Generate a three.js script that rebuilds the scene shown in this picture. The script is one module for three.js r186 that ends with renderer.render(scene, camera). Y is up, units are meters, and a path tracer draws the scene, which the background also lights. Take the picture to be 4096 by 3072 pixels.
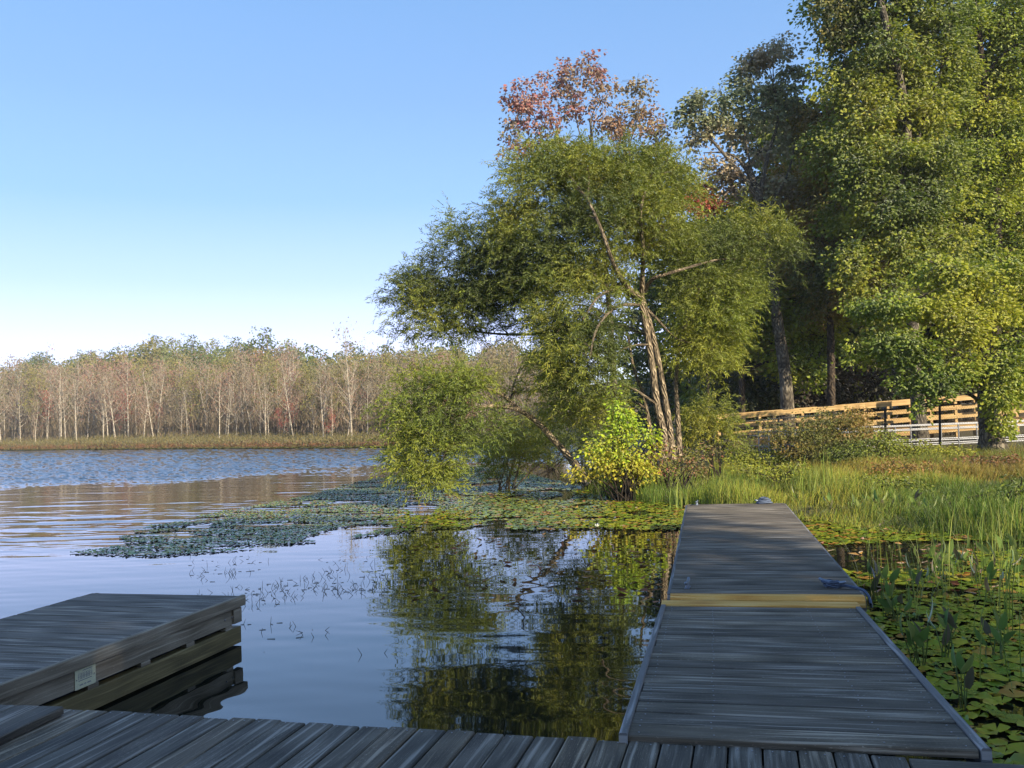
import * as THREE from 'three';
import { ImprovedNoise } from 'three/addons/math/ImprovedNoise.js';
import { mergeGeometries } from 'three/addons/utils/BufferGeometryUtils.js';

// ---------------------------------------------------------------- camera, sky, sun, exposure
const scene = new THREE.Scene();
const EYE = 2.0, FPX = 887.5;
const camera = new THREE.PerspectiveCamera(46.79, 1024 / 768, 0.1, 3000);
camera.position.set(0, EYE, 0);
camera.rotation.set(THREE.MathUtils.degToRad(2.228), 0, THREE.MathUtils.degToRad(-2.042), 'XYZ');
camera.updateMatrixWorld(true);

const SUN_AZ = THREE.MathUtils.degToRad(38), SUN_EL = THREE.MathUtils.degToRad(26);
const SUN = new THREE.Vector3(Math.sin(SUN_AZ) * Math.cos(SUN_EL), Math.sin(SUN_EL), Math.cos(SUN_AZ) * Math.cos(SUN_EL));
const sun = new THREE.DirectionalLight(new THREE.Color().setRGB(1.0, 0.85, 0.62), 5.0);
sun.name = 'sun';
sun.position.copy(SUN).multiplyScalar(150).add(new THREE.Vector3(0, 0, -30));
sun.target.position.set(0, 0, -30);
sun.castShadow = true;
sun.shadow.mapSize.set(4096, 4096);
Object.assign(sun.shadow.camera, { left: -90, right: 60, top: 70, bottom: -70, near: 1, far: 400 });
scene.add(sun, sun.target);
const SKY_GAIN = .53;

const renderer = new THREE.WebGLRenderer({ antialias: true });
renderer.toneMapping = THREE.LinearToneMapping;
renderer.toneMappingExposure = 1.9;
renderer.shadowMap.enabled = true;

{ // clear autumn sky: white haze at the horizon, blue above, brighter round the sun
  const W = 1024, H = 512, data = new Float32Array(W * H * 4);
  const stops = [[-90, .08, .09, .08], [-8, .30, .32, .33], [-1, 1.9, 1.95, 2.0], [2, 1.52, 1.74, 2.05], [5, 1.06, 1.22, 1.88], [9, .67, .93, 1.56], [14, .415, .71, 1.25], [20, .325, .58, 1.04], [27, .26, .505, .95], [45, .19, .36, .70], [90, .14, .27, .52]];
  const d = new THREE.Vector3();
  for (let r = 0; r < H; r++) {
    const el = ((r + .5) / H - .5) * 180, e = el * Math.PI / 180;
    let k = 0; while (k < stops.length - 2 && el > stops[k + 1][0]) k++;
    const a = stops[k], b = stops[k + 1], t = THREE.MathUtils.clamp((el - a[0]) / (b[0] - a[0]), 0, 1);
    for (let c = 0; c < W; c++) {
      const az = ((c + .5) / W - .5) * 2 * Math.PI;
      d.set(Math.cos(az) * Math.cos(e), Math.sin(e), Math.sin(az) * Math.cos(e));
      const cs = d.dot(SUN), glow = Math.exp(-(1 - cs) * 9) * .9 + Math.exp(-(1 - cs) * 60) * 1.6;
      const side = .98 - .13 * d.x * Math.min(1, Math.max(0, el) / 18);   // away from the haze the blue is deeper
      const i = (r * W + c) * 4;
      for (let q = 0; q < 3; q++) data[i + q] = SKY_GAIN * ((a[1 + q] + (b[1 + q] - a[1 + q]) * t) * (el > 0 ? side : .98) + (el > -2 ? glow * [1, .93, .82][q] : 0));
      data[i + 3] = 1;
    }
  }
  const tex = new THREE.DataTexture(data, W, H, THREE.RGBAFormat, THREE.FloatType);
  tex.mapping = THREE.EquirectangularReflectionMapping; tex.magFilter = tex.minFilter = THREE.LinearFilter; tex.needsUpdate = true;
  scene.background = tex; scene.environment = tex;
}
scene.fog = new THREE.FogExp2(new THREE.Color().setRGB(.86, .9, .95), 0.0004);

// ---------------------------------------------------------------- helpers
const V = (x, y, z) => new THREE.Vector3(x, y, z);
const rng = (seed) => () => { seed = (seed + 0x6d2b79f5) | 0; let t = Math.imul(seed ^ (seed >>> 15), 1 | seed); t = (t + Math.imul(t ^ (t >>> 7), 61 | t)) ^ t; return ((t ^ (t >>> 14)) >>> 0) / 4294967296; };
const lerp = THREE.MathUtils.lerp, clamp = THREE.MathUtils.clamp, sstep = THREE.MathUtils.smoothstep;
const noise = new ImprovedNoise();
const N3 = (x, y, z) => noise.noise(x + 31.7, y + 17.3, z + 53.1);
const K = 1024 / 2212;
function ray(u, v) { return V((u * K - 512) / FPX, -(v * K - 384) / FPX, -1).applyMatrix4(new THREE.Matrix4().extractRotation(camera.matrixWorld)); }
function P(u, v, d) { const r = ray(u, v); return V(0, EYE, 0).addScaledVector(r, d / -r.z); }           // survey point at a distance d ahead
function G(u, v, y = 0) { const r = ray(u, v); return V(0, EYE, 0).addScaledVector(r, (y - EYE) / r.y); } // survey point on a level
const used = new Map();
function numbered(n) { const k = used.get(n) || 0; used.set(n, k + 1); return k ? n + '_' + String(k).padStart(3, '0') : n; }
function tag(o, label, category, group, kind) { if (label) o.userData.label = label; if (category) o.userData.category = category; if (group) o.userData.group = group; if (kind) o.userData.kind = kind; return o; }
function thing(name, label, category, pos = V(0, 0, 0), group) { const o = new THREE.Group(); o.name = numbered(name); o.position.copy(pos); scene.add(o); return tag(o, label, category, group); }
function part(name, geo, mat, parent, sh = true) { const m = new THREE.Mesh(geo, mat); m.name = numbered(name); m.castShadow = sh; m.receiveShadow = true; parent.add(m); return m; }
function copyOf(o, pos, turn, scale, label, group) { const c = o.clone(); c.name = numbered(o.name.replace(/_\d+$/, '')); c.userData = { ...o.userData }; c.position.copy(pos); c.rotation.y = turn; if (scale) c.scale.set(...(Array.isArray(scale) ? scale : [scale, scale, scale])); scene.add(c); if (label) c.userData.label = label; if (group) c.userData.group = group; return c; }

class GB { // collects triangles
  constructor(origin = V(0, 0, 0)) { this.o = origin; this.p = []; this.n = []; this.c = []; this.u = []; this.i = []; }
  v(x, y, z, nx, ny, nz, r = 1, g = 1, b = 1, u = 0, w = 0) { this.p.push(x - this.o.x, y - this.o.y, z - this.o.z); this.n.push(nx, ny, nz); this.c.push(r, g, b); this.u.push(u, w); return this.p.length / 3 - 1; }
  geo() {
    const p = this.p, n = this.n, ix = this.i; // faces wound to agree with their normals
    for (let k = 0; k < ix.length; k += 3) {
      const a = ix[k] * 3, b = ix[k + 1] * 3, c = ix[k + 2] * 3, ux = p[b] - p[a], uy = p[b + 1] - p[a + 1], uz = p[b + 2] - p[a + 2], vx = p[c] - p[a], vy = p[c + 1] - p[a + 1], vz = p[c + 2] - p[a + 2];
      if ((uy * vz - uz * vy) * (n[a] + n[b] + n[c]) + (uz * vx - ux * vz) * (n[a + 1] + n[b + 1] + n[c + 1]) + (ux * vy - uy * vx) * (n[a + 2] + n[b + 2] + n[c + 2]) < 0) { ix[k + 1] = c / 3; ix[k + 2] = b / 3; }
    }
    const g = new THREE.BufferGeometry(), f = (a, k) => new THREE.BufferAttribute(new Float32Array(a), k);
    g.setAttribute('position', f(this.p, 3)); g.setAttribute('normal', f(this.n, 3)); g.setAttribute('color', f(this.c, 3)); g.setAttribute('uv', f(this.u, 2));
    g.setIndex(new THREE.BufferAttribute(new Uint32Array(this.i), 1)); return g;
  }
  get empty() { return !this.i.length; }
  tube(pts, r0, r1, sides = 7, wob = 0, rand = null, flare = 0) { // a tapered limb through pts
    const curve = new THREE.CatmullRomCurve3(pts, false, 'centripetal'), len = curve.getLength(), seg = Math.max(1, Math.min(pts.length === 2 && r0 < .06 ? 1 : (pts.length - 1) * (r0 > .05 ? 8 : r0 > .018 ? 4 : 2), Math.round(len / Math.max(.06, r0 * 2.2))));
    const fr = curve.computeFrenetFrames(seg, false), q = V(), first = this.p.length / 3;
    for (let s = 0; s <= seg; s++) {
      const t = s / seg; curve.getPoint(t, q);
      const rad = lerp(r0, r1, Math.pow(t, .85)) * (1 + flare * Math.exp(-t * len / .35));
      for (let k = 0; k <= sides; k++) {
        const a = k / sides * 2 * Math.PI, ca = Math.cos(a), sa = Math.sin(a), n = fr.normals[s], b = fr.binormals[s];
        const nx = n.x * ca + b.x * sa, ny = n.y * ca + b.y * sa, nz = n.z * ca + b.z * sa;
        const rr = rad * (1 + wob * N3(q.x * 3 + nx * 1.6, q.y * 2.1, q.z * 3 + nz * 1.6));
        this.v(q.x + nx * rr, q.y + ny * rr, q.z + nz * rr, nx, ny, nz, 1, 1, 1, k / sides * Math.max(1, Math.round(r0 * 8)) * .5, t * len);
      }
    }
    for (let s = 0; s < seg; s++) for (let k = 0; k < sides; k++) { const a = first + s * (sides + 1) + k, b = a + sides + 1; this.i.push(a, a + 1, b, a + 1, b + 1, b); }
    return this;
  }
  leaf(p, dir, side, len, wid, fold, c) { // a folded kite leaf: two triangles on the midrib
    const nx = side.y * dir.z - side.z * dir.y, ny = side.z * dir.x - side.x * dir.z, nz = side.x * dir.y - side.y * dir.x;
    const m = .42 * len, w = wid / 2, h = fold * wid;
    const A = [p.x, p.y, p.z], T = [p.x + dir.x * len, p.y + dir.y * len, p.z + dir.z * len];
    const L = [p.x + dir.x * m + side.x * w + nx * h, p.y + dir.y * m + side.y * w + ny * h, p.z + dir.z * m + side.z * w + nz * h];
    const R = [p.x + dir.x * m - side.x * w + nx * h, p.y + dir.y * m - side.y * w + ny * h, p.z + dir.z * m - side.z * w + nz * h];
    const s2 = fold * 2, l1x = nx - side.x * s2, l1y = ny - side.y * s2, l1z = nz - side.z * s2, r1x = nx + side.x * s2, r1y = ny + side.y * s2, r1z = nz + side.z * s2, q = 1 / Math.sqrt(1 + s2 * s2);
    const a = this.v(...A, l1x * q, l1y * q, l1z * q, ...c), b = this.v(...L, l1x * q, l1y * q, l1z * q, ...c), t = this.v(...T, l1x * q, l1y * q, l1z * q, ...c);
    const a2 = this.v(...A, r1x * q, r1y * q, r1z * q, ...c), d = this.v(...R, r1x * q, r1y * q, r1z * q, ...c), t2 = this.v(...T, r1x * q, r1y * q, r1z * q, ...c);
    this.i.push(a, t, b, a2, d, t2);
  }
}

// a sawn board: prism along local x with eased top edges; uv in metres, shifted per board
function boardGeo(len, w, t, shift = 0, ease = .006) {
  const g = new GB(), y0 = -t, h = w / 2;
  const prof = [[-h, y0], [-h, -ease], [-h + ease, 0], [h - ease, 0], [h, -ease], [h, y0]];
  let around = 0;
  for (let k = 0; k < 6; k++) {
    const a = prof[k], b = prof[(k + 1) % 6], dz = b[0] - a[0], dy = b[1] - a[1], l = Math.hypot(dz, dy), ny = dz / l, nz = -dy / l;
    const q = [[-len / 2, a, around], [len / 2, a, around], [len / 2, b, around + l], [-len / 2, b, around + l]].map(([x, s, v]) => g.v(x, s[1], s[0], 0, ny, nz, 1, 1, 1, x * .5 + shift * 1.37, v + shift));
    g.i.push(q[0], q[1], q[2], q[0], q[2], q[3]); around += l;
  }
  for (const s of [-1, 1]) {
    const q = prof.map((a) => g.v(s * len / 2, a[1], a[0], s, 0, 0, 1, 1, 1, a[0] * .3 + shift, a[1] + shift));
    for (let k = 1; k < 5; k++) s > 0 ? g.i.push(q[0], q[k + 1], q[k]) : g.i.push(q[0], q[k], q[k + 1]);
  }
  return g.geo();
}
const boxGeo = (x, y, z) => new THREE.BoxGeometry(x, y, z);

// ---------------------------------------------------------------- textures and materials
function dataTex(w, h, fn, srgb = false) {
  const d = new Uint8Array(w * h * 4);
  for (let y = 0; y < h; y++) for (let x = 0; x < w; x++) { const c = fn(x / w, y / h, x, y), i = (y * w + x) * 4; d[i] = clamp(c[0], 0, 1) * 255; d[i + 1] = clamp(c[1], 0, 1) * 255; d[i + 2] = clamp(c[2], 0, 1) * 255; d[i + 3] = 255; }
  const t = new THREE.DataTexture(d, w, h, THREE.RGBAFormat); t.wrapS = t.wrapT = THREE.RepeatWrapping; t.magFilter = THREE.LinearFilter; t.minFilter = THREE.LinearMipmapLinearFilter; t.generateMipmaps = true; t.colorSpace = srgb ? THREE.SRGBColorSpace : THREE.NoColorSpace; t.needsUpdate = true; return t;
}
// weathered wood: grain runs along u. One tile is 2 m (uv .5 per m) by 1 m
function woodFields(seed) {
  const r = rng(seed), W = 1024, H = 1024, tone = new Float32Array(W * H), bump = new Float32Array(W * H);
  const rowA = [], rowB = [];
  for (let y = 0; y < H; y++) { rowA.push(r()); rowB.push(r()); }
  const per = (x, y, z, fx, fy) => { // tileable in x by blending
    const a = N3(x * fx, y * fy, z), b = N3((x - 1) * fx, y * fy, z); return lerp(a, b, x);
  };
  for (let y = 0; y < H; y++) for (let x = 0; x < W; x++) {
    const u = x / W, v = y / H;
    const bend = .012 * per(u, v, 3 + seed, 5, 3);
    const fine = per(u, v + bend, 7 + seed, 9, 190) * .6 + per(u, v + bend, 11 + seed, 22, 420) * .4;
    const streak = per(u, v + bend, 13 + seed, 3.2, 44);
    const blotch = per(u, v, 17 + seed, 6, 9);
    const speck = per(u, v, 23 + seed, 90, 260);
    tone[y * W + x] = fine * .42 + Math.max(0, streak - .08) * 2.0 + blotch * .55 + (speck > .42 ? .45 : 0) + (rowA[y] - .5) * .14;
    bump[y * W + x] = .5 + fine * .6 + streak * .3;
  }
  return { W, H, tone, bump };
}
const wf = woodFields(5);
const mixc = (a, b, t) => [lerp(a[0], b[0], t), lerp(a[1], b[1], t), lerp(a[2], b[2], t)];
const woodTex = (dark, mid, light, gain = 1, base = .35) => dataTex(wf.W, wf.H, (u, v, x, y) => { const t = base + wf.tone[y * wf.W + x] * gain; return t < .5 ? mixc(dark, mid, clamp(t * 2, 0, 1)) : mixc(mid, light, clamp(t * 2 - 1, 0, 1)); }, true);
const woodBump = dataTex(wf.W, wf.H, (u, v, x, y) => { const b = wf.bump[y * wf.W + x]; return [b, b, b]; });
const deckTex = woodTex([.20, .18, .145], [.41, .38, .33], [.63, .60, .55], .85, .40);
const deckTex2 = woodTex([.17, .15, .12], [.39, .36, .31], [.60, .57, .52], .85, .40);
const std = (o) => new THREE.MeshStandardMaterial(o);
const tint = (r, g, b) => new THREE.Color().setRGB(r, g, b);
const deckMats = [[1, 1, 1], [.82, .82, .84], [1.16, 1.13, 1.08], [.92, .95, 1.0], [1.05, 1.0, .93], [.72, .72, .74]].map((c) => std({ map: deckTex, color: tint(...c), roughness: .72, bumpMap: woodBump, bumpScale: .004 }));
const mainMats = [[1, 1, 1], [.84, .84, .86], [1.14, 1.08, 1.0], [.92, .95, 1.0], [1.22, 1.12, .98], [.74, .74, .76]].map((c) => std({ map: deckTex2, color: tint(...c), roughness: .75, bumpMap: woodBump, bumpScale: .005 }));
const sideMat = std({ map: woodTex([.34, .31, .25], [.53, .49, .42], [.68, .65, .58], .8, .42), roughness: .8, bumpMap: woodBump, bumpScale: .004 });
const wetMat = std({ map: woodTex([.27, .24, .14], [.45, .40, .25], [.56, .51, .35], .8, .42), roughness: .6, bumpMap: woodBump, bumpScale: .003 });
const trimMat = std({ map: woodTex([.30, .30, .30], [.44, .44, .44], [.60, .60, .60], .7, .42), roughness: .75, bumpMap: woodBump, bumpScale: .004 });
const freshMat = std({ map: woodTex([.64, .41, .12], [.84, .64, .31], [.92, .78, .50], .8, .45), roughness: .7, bumpMap: woodBump, bumpScale: .003 });
const lumberMat = std({ map: woodTex([.52, .41, .24], [.70, .58, .38], [.80, .70, .50], .9, .42), roughness: .75 });
const lumberMat2 = std({ map: lumberMat.map, color: tint(.86, .82, .78), roughness: .75 });
const galvMat = std({ color: tint(.30, .31, .33), metalness: .55, roughness: .45 });
const alumMat = std({ color: tint(.27, .275, .28), metalness: .2, roughness: .55 });
const blackMetal = std({ color: tint(.015, .016, .017), metalness: .2, roughness: .5 });
const cleatMat = std({ color: tint(.20, .24, .30), metalness: .7, roughness: .45 });
const ropeMat = std({ map: dataTex(64, 64, (u, v) => { const s = .5 + .5 * Math.sin((u * 2 + v * 6) * Math.PI * 2); return mixc([.10, .13, .19], [.42, .48, .58], s); }, true), roughness: .9 });

const barkF = (u, v, f) => { const a = Math.abs(N3(u * 14 + 1.2 * N3(u * 5, v * 3, 2), v * f, 5)), b = N3(u * 40, v * 14, 9), c = N3(u * 3, v * 2, 14); return clamp(.18 + a * 1.5 + b * .28 + c * .3, 0, 1); };
const barkBump = dataTex(256, 512, (u, v) => { const t = barkF(u, v, 5); return [t, t, t]; });
const barkTex = (d, l) => dataTex(256, 512, (u, v) => mixc(d, l, barkF(u, v, 5)), true);
const barkWillow = std({ map: barkTex([.22, .185, .14], [.66, .60, .50]), bumpMap: barkBump, bumpScale: .05, roughness: .9 });
const barkGrey = std({ map: barkTex([.17, .15, .12], [.50, .47, .41]), bumpMap: barkBump, bumpScale: .04, roughness: .9 });
const barkDark = std({ map: barkTex([.10, .08, .06], [.32, .27, .21]), bumpMap: barkBump, bumpScale: .04, roughness: .9 });
const barkPale = std({ map: barkTex([.42, .38, .33], [.80, .77, .70]), roughness: .9 });
const barkRosy = std({ map: barkTex([.36, .31, .26], [.66, .61, .54]), roughness: .9 });

const leafMat = (o = {}) => new THREE.MeshPhysicalMaterial({ vertexColors: true, roughness: .95, transmission: .45, thickness: 0, ior: 1.4, side: THREE.DoubleSide, ...o });
const willowLeaf = leafMat({ roughness: .9 }), broadLeaf = leafMat(), dryLeaf = leafMat({ transmission: .4 }), grassLeaf = leafMat({ roughness: .9, transmission: .4 });

// ---------------------------------------------------------------- the lie of the land
const LAKE = [[-330, -330], [-140, -188], [-78, -134.8], [-38.4, -100.6], [-11.5, -75.8], [-2.6, -71.6], [3.5, -66], [5.5, -56], [4.6, -45], [3.2, -35], [2.4, -29], [2.2, -24.5], [2.6, -22], [3.5, -20], [5.0, -16.6], [7.1, -13.0], [10, -8.5], [13, -3], [12, 4], [5, 7], [-8, 8], [-40, 14], [-140, 24], [-330, 0]];
function shore(x, z) { // signed distance to the lake's edge, land positive
  let d = 1e9, inside = false;
  for (let i = 0, j = LAKE.length - 1; i < LAKE.length; j = i++) {
    const [ax, az] = LAKE[j], [bx, bz] = LAKE[i], ex = bx - ax, ez = bz - az, t = clamp(((x - ax) * ex + (z - az) * ez) / (ex * ex + ez * ez), 0, 1);
    d = Math.min(d, Math.hypot(x - ax - ex * t, z - az - ez * t));
    if ((az > z) !== (bz > z) && x < (bx - ax) * (z - az) / (bz - az) + ax) inside = !inside;
  }
  return inside ? -d : d;
}
function land(x, z) {
  const d = shore(x, z);
  if (d < 0) return Math.max(-1.3, d * .35);
  let h = .02 + .045 * Math.min(d, 10) + (z < -62 && x < 20 ? .19 * lerp(.45, 1.75, sstep(-x, 20, 90)) : .17) * clamp(d - 14, 0, 42) + .03 * Math.max(0, d - 56);
  if (z > -5) h = Math.min(h, 1.2);
  return h + .05 * N3(x * .35, 0, z * .35) * Math.min(1, d);
}
{
  const xs = [-1500, -900, -600, -420, -330, -280, -240, -210, -185, -165], zs = [-1500, -900, -600, -420, -330, -290, -260, -240, -222];
  for (let x = -150; x <= 70; x += x > -8 && x < 30 ? .8 : 2) xs.push(x); xs.push(80, 95, 115, 150, 220, 350, 600, 1000, 1500);
  for (let z = -205; z <= 30; z += z > -36 && z < -8 ? .8 : 2) zs.push(z); zs.push(40, 60, 100, 200, 400, 800, 1500);
  const g = new GB(); const hs = [];
  for (const z of zs) for (const x of xs) { const h = Math.hypot(x, z) > 330 ? Math.max(4, Math.min(12, land(x, z))) : land(x, z); hs.push(h); const n = .5 + .5 * N3(x * .8, 3, z * .8), far = sstep(-z, 30, 45); const c = mixc(mixc([.055, .06, .018], [.10, .085, .03], n), mixc([.085, .06, .035], [.15, .11, .07], n), far); g.v(x, h, z, 0, 1, 0, ...c, x, z); }
  const W = xs.length;
  for (let b = 0; b < zs.length - 1; b++) for (let a = 0; a < W - 1; a++) { const i = b * W + a; g.i.push(i, i + W, i + 1, i + 1, i + W, i + W + 1); }
  const geo = g.geo(); geo.computeVertexNormals();
  const m = part('ground', geo, std({ vertexColors: true, roughness: 1 }), scene); tag(m, null, null, null, 'structure');
}
// ---------------------------------------------------------------- water: one sheet with real ripples, calm by the docks, wind-ruffled far out
{
  const r = rng(77), waves = [], hash = rng(78);
  for (let k = 0; k < 46; k++) { // long to short
    const lam = .16 * Math.pow(11, r()), dir = -.18 + (r() + r() + r() - 1.5) * .5, kk = 2 * Math.PI / lam;
    waves.push([kk * Math.sin(dir), kk * Math.cos(dir), r() * 6.283, kk, lam]);
  }
  function wave(x, z) { // slopes by zone
    const dist = Math.hypot(x, z), n = N3(x * .11, 1, z * .11) + .5 * N3(x * .3, 2, z * .3);
    const wind = sstep(dist + n * 7, 34, 44), mid = sstep(dist + n * 3 - .35 * (x + 6), 14.5, 21) * sstep(-x + n * 1.2, .5, 3.5), patch = .55 + .45 * N3(x * .23, 8, z * .5);
    const a = .0007 + .0009 * sstep(N3(x * .5, 5, z * .5), -.1, .5) + mid * .0125 * patch + wind * .016, dr = Math.max(.05, dist * dist / 3600);
    let h = 0, sx = 0, sz = 0;
    for (const [kx, kz, ph, kk, lam] of waves) {
      const f = (lam < .3 ? .35 + wind : lam > 1.1 ? .8 : 1) * a * sstep(lam / dr, 1.2, 3), p = kx * x + kz * z + ph + 1.3 * N3(x * .25, lam * 3, z * .25), c = Math.cos(p);
      h += f / kk * Math.sin(p); sx += f * kx / kk * c; sz += f * kz / kk * c;
    }
    if (wind > 0) { const q = hash(); sx += (q - .5) * .16 * wind; sz += ((hash() + hash() + hash()) / 3 - .64) * .62 * wind; }
    return [h * .6, sx, sz];
  }
  const windTex = dataTex(512, 512, (u, v) => { // how ruffled the surface is, over 240 x 240 m of lake
    const x = u * 240 - 170, z = v * 240 - 220, dist = Math.hypot(x, z), n = N3(x * .11, 1, z * .11) + .5 * N3(x * .3, 2, z * .3), w = sstep(dist + n * 7, 34, 46) * (.85 + .15 * N3(x * .05, 7, z * .25)), m = sstep(dist, 16, 34) * .06; const q = .02 + m + w * .12; return [q, q, q]; });
  windTex.wrapS = windTex.wrapT = THREE.ClampToEdgeWrapping; windTex.repeat.set(1 / 240, 1 / 240); windTex.offset.set(170 / 240, 220 / 240);
  const g = new GB(), angs = [], rs = [];
  for (let a = -33; a <= 33.01; a += .17) angs.push(a); for (let a = 36; a < 327; a += 5) angs.push(a);
  for (let d = .6; d < 260;) { rs.push(d); d += d < 8 ? .06 : clamp(d * d / 3200, .045, 2.5); } rs.push(330, 480);
  for (const d of rs) for (const a of angs) {
    const x = d * Math.sin(a * Math.PI / 180), z = -d * Math.cos(a * Math.PI / 180), near = Math.abs(a) < 34 && d < 250, [h, sx, sz] = near ? wave(x, z) : [0, 0, 0], q = 1 / Math.hypot(1, sx, sz);
    g.v(x, near && d > 3 ? h : 0, z, -sx * q, q, -sz * q, 1, 1, 1, x, z);
  }
  const W = angs.length;
  for (let b = 0; b < rs.length - 1; b++) for (let a = 0; a < W; a++) { const i = b * W + a, j = b * W + (a + 1) % W; g.i.push(i, j, i + W, j, j + W, i + W); }
  const m = part('water', g.geo(), new THREE.MeshPhysicalMaterial({ color: tint(.010, .011, .007), roughness: 1, roughnessMap: windTex, ior: 1.8 }), scene); tag(m, null, null, null, 'structure');
}

// ---------------------------------------------------------------- docks
const rad = THREE.MathUtils.degToRad;
const frame = (o, deg) => { o.rotation.y = -rad(deg); return o; }; // local x to the right, local -z ahead, turned deg to the right
const rw = rng(11);
const deckMat = () => deckMats[Math.floor(rw() * deckMats.length)];
function screwRow() {}
function layBoards(parent, n, pitch, len, thick, start, mats, along = 'z', jig = .006) {
  for (let k = 0; k < n; k++) { // boards lie across, one behind the other
    const b = part('plank', boardGeo(len, pitch - .010, thick, rw() * 9), mats(k), parent);
    b.position.set((rw() - .5) * jig * 2, (rw() - .5) * .003, start - k * pitch); b.rotation.x = (rw() - .5) * .006;
  }
}
// main dock: planks run towards the camera, ends at the edge
const E0 = V(.355, .5, -4.177), MAIN_DEG = 14.7;
{
  const t = thing('main_dock', 'weathered grey plank dock running across in front of the camera at the water', 'dock', E0); frame(t, MAIN_DEG);
  for (let x = -5.2, k = 0; x < 1.28; x += .148, k++) {
    const len = 4.6, b = part('plank', boardGeo(len, .139, .038, rw() * 9), mainMats[Math.floor(rw() * 6)], t);
    b.rotation.y = Math.PI / 2; b.position.set(x + .074, (rw() - .5) * .004, len / 2 + (rw() - .5) * .03);
  }
  for (let k = 0; k < 14; k++) { const b = part('plank', boardGeo(2.6, .139, .038, rw() * 9), mainMats[Math.floor(rw() * 6)], t); b.position.set(1.32 + 1.3, (rw() - .5) * .003, .075 + .148 * k); }
  for (const z of [.12, 1.2, 2.4, 3.6]) { const b = part('joist', boxGeo(9, .19, .06), sideMat, t); b.position.set(-.4, -.038 - .098, z); }
  for (const x of [-4, -1.2, 1.6, 3.6]) { const b = part('pile', new THREE.CylinderGeometry(.11, .12, 1.6, 10), wetMat, t); b.position.set(x, -1.03, .35); }
}
function nails(parentName, parent, spots) { const gs = spots.map(([x, y, z]) => { const g = new THREE.SphereGeometry(.0045, 6, 4); g.scale(1, .5, 1); g.translate(x, y, z); return g; }); part('nail_heads', mergeGeometries(gs), galvMat, parent).userData.kind = 'stuff'; }
{ const t = scene.children.find((o) => o.name === 'main_dock'), sp = []; for (let x = -5.2; x < 1.28; x += .148) for (const z of [.035, 1.2, 2.4]) for (const d of [-.035, .035]) sp.push([x + .074 + d + (rw() - .5) * .012, .0035, z + (rw() - .5) * .02]); nails('', t, sp); }
// gangplank lying over the corner between the main dock and the left dock
{
  const a = G(130, 1530, .545), c = G(0, 1592, .545), dir = Math.atan2(a.x - c.x, -(a.z - c.z)) * 180 / Math.PI;
  const t = thing('gangplank', 'short raised boards bridging the main dock and the floating dock beside it', 'gangplank', a); frame(t, dir);
  for (let k = 0; k < 8; k++) { const b = part('plank', boardGeo(1.5, .139, .04, rw() * 9), mainMats[[5, 1, 3, 0][k % 4]], t); b.rotation.y = Math.PI / 2; b.position.set(-.072 - k * .146, 0, .72); }
}
// ramp
const RAMP = V(.434, .528, -4.138), RAMP_W = 1.565, RAMP_DEG = 12.6, RAMP_L = 3.56;
{
  const t = thing('ramp', 'plank ramp with side kerbs leading from the main dock down to the floating dock', 'ramp', RAMP); frame(t, RAMP_DEG); t.rotation.order = 'YXZ'; t.rotation.x = -Math.atan2(.135, RAMP_L);
  const seq = [4, 1, 0, 5, 3, 0, 1, 5, 2, 1, 3, 0, 5, 0, 2, 3, 2, 1, 0];
  layBoards(t, 18, .188, RAMP_W - .084, .036, -.10, (k) => deckMats[seq[k % seq.length]]);
  for (const c of t.children) c.position.x += RAMP_W / 2;
  { const sp = []; for (let k = 0; k < 18; k++) for (const x of [.09, .42, 1.15, RAMP_W - .09]) for (const d of [-.05, .05]) sp.push([x + (rw() - .5) * .015, .004, -.10 - k * .188 + d]); nails('', t, sp); }
  const last = part('plank', boardGeo(RAMP_W, .20, .036, 3.3), freshMat, t); last.position.set(RAMP_W / 2, .016, -RAMP_L + .07); last.userData.label = 'fresh yellow end board of the ramp';
  for (const s of [0, 1]) { const b = part('kerb_rail', boardGeo(RAMP_L - .05, .04, .14, 2 + s * 3), trimMat, t); b.rotation.y = Math.PI / 2; b.position.set(s ? RAMP_W - .019 : .019, .014, -RAMP_L / 2 + .03); }
  for (const x of [.4, 1.15]) { const b = part('stringer', boxGeo(.05, .14, RAMP_L - .2), sideMat, t); b.position.set(x, -.11, -RAMP_L / 2); }
}
function cleatGeo() {
  const parts = [];
  const horn = new THREE.TubeGeometry(new THREE.CatmullRomCurve3([V(-.12, .062, 0), V(-.07, .05, 0), V(0, .047, 0), V(.07, .05, 0), V(.12, .062, 0)]), 14, .014, 8); parts.push(horn);
  for (const s of [-1, 1]) { const c = new THREE.CylinderGeometry(.012, .017, .05, 8).toNonIndexed(); c.translate(s * .035, .024, 0); parts.push(c); }
  const b = boxGeo(.12, .008, .045).toNonIndexed(); b.translate(0, .004, 0); parts.push(b);
  for (const s of [-1, 1]) { const c = new THREE.SphereGeometry(.014, 8, 6).toNonIndexed(); c.translate(s * .12, .062, 0); parts.push(c); }
  return mergeGeometries(parts.map((p) => p.index ? p.toNonIndexed() : p));
}
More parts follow.
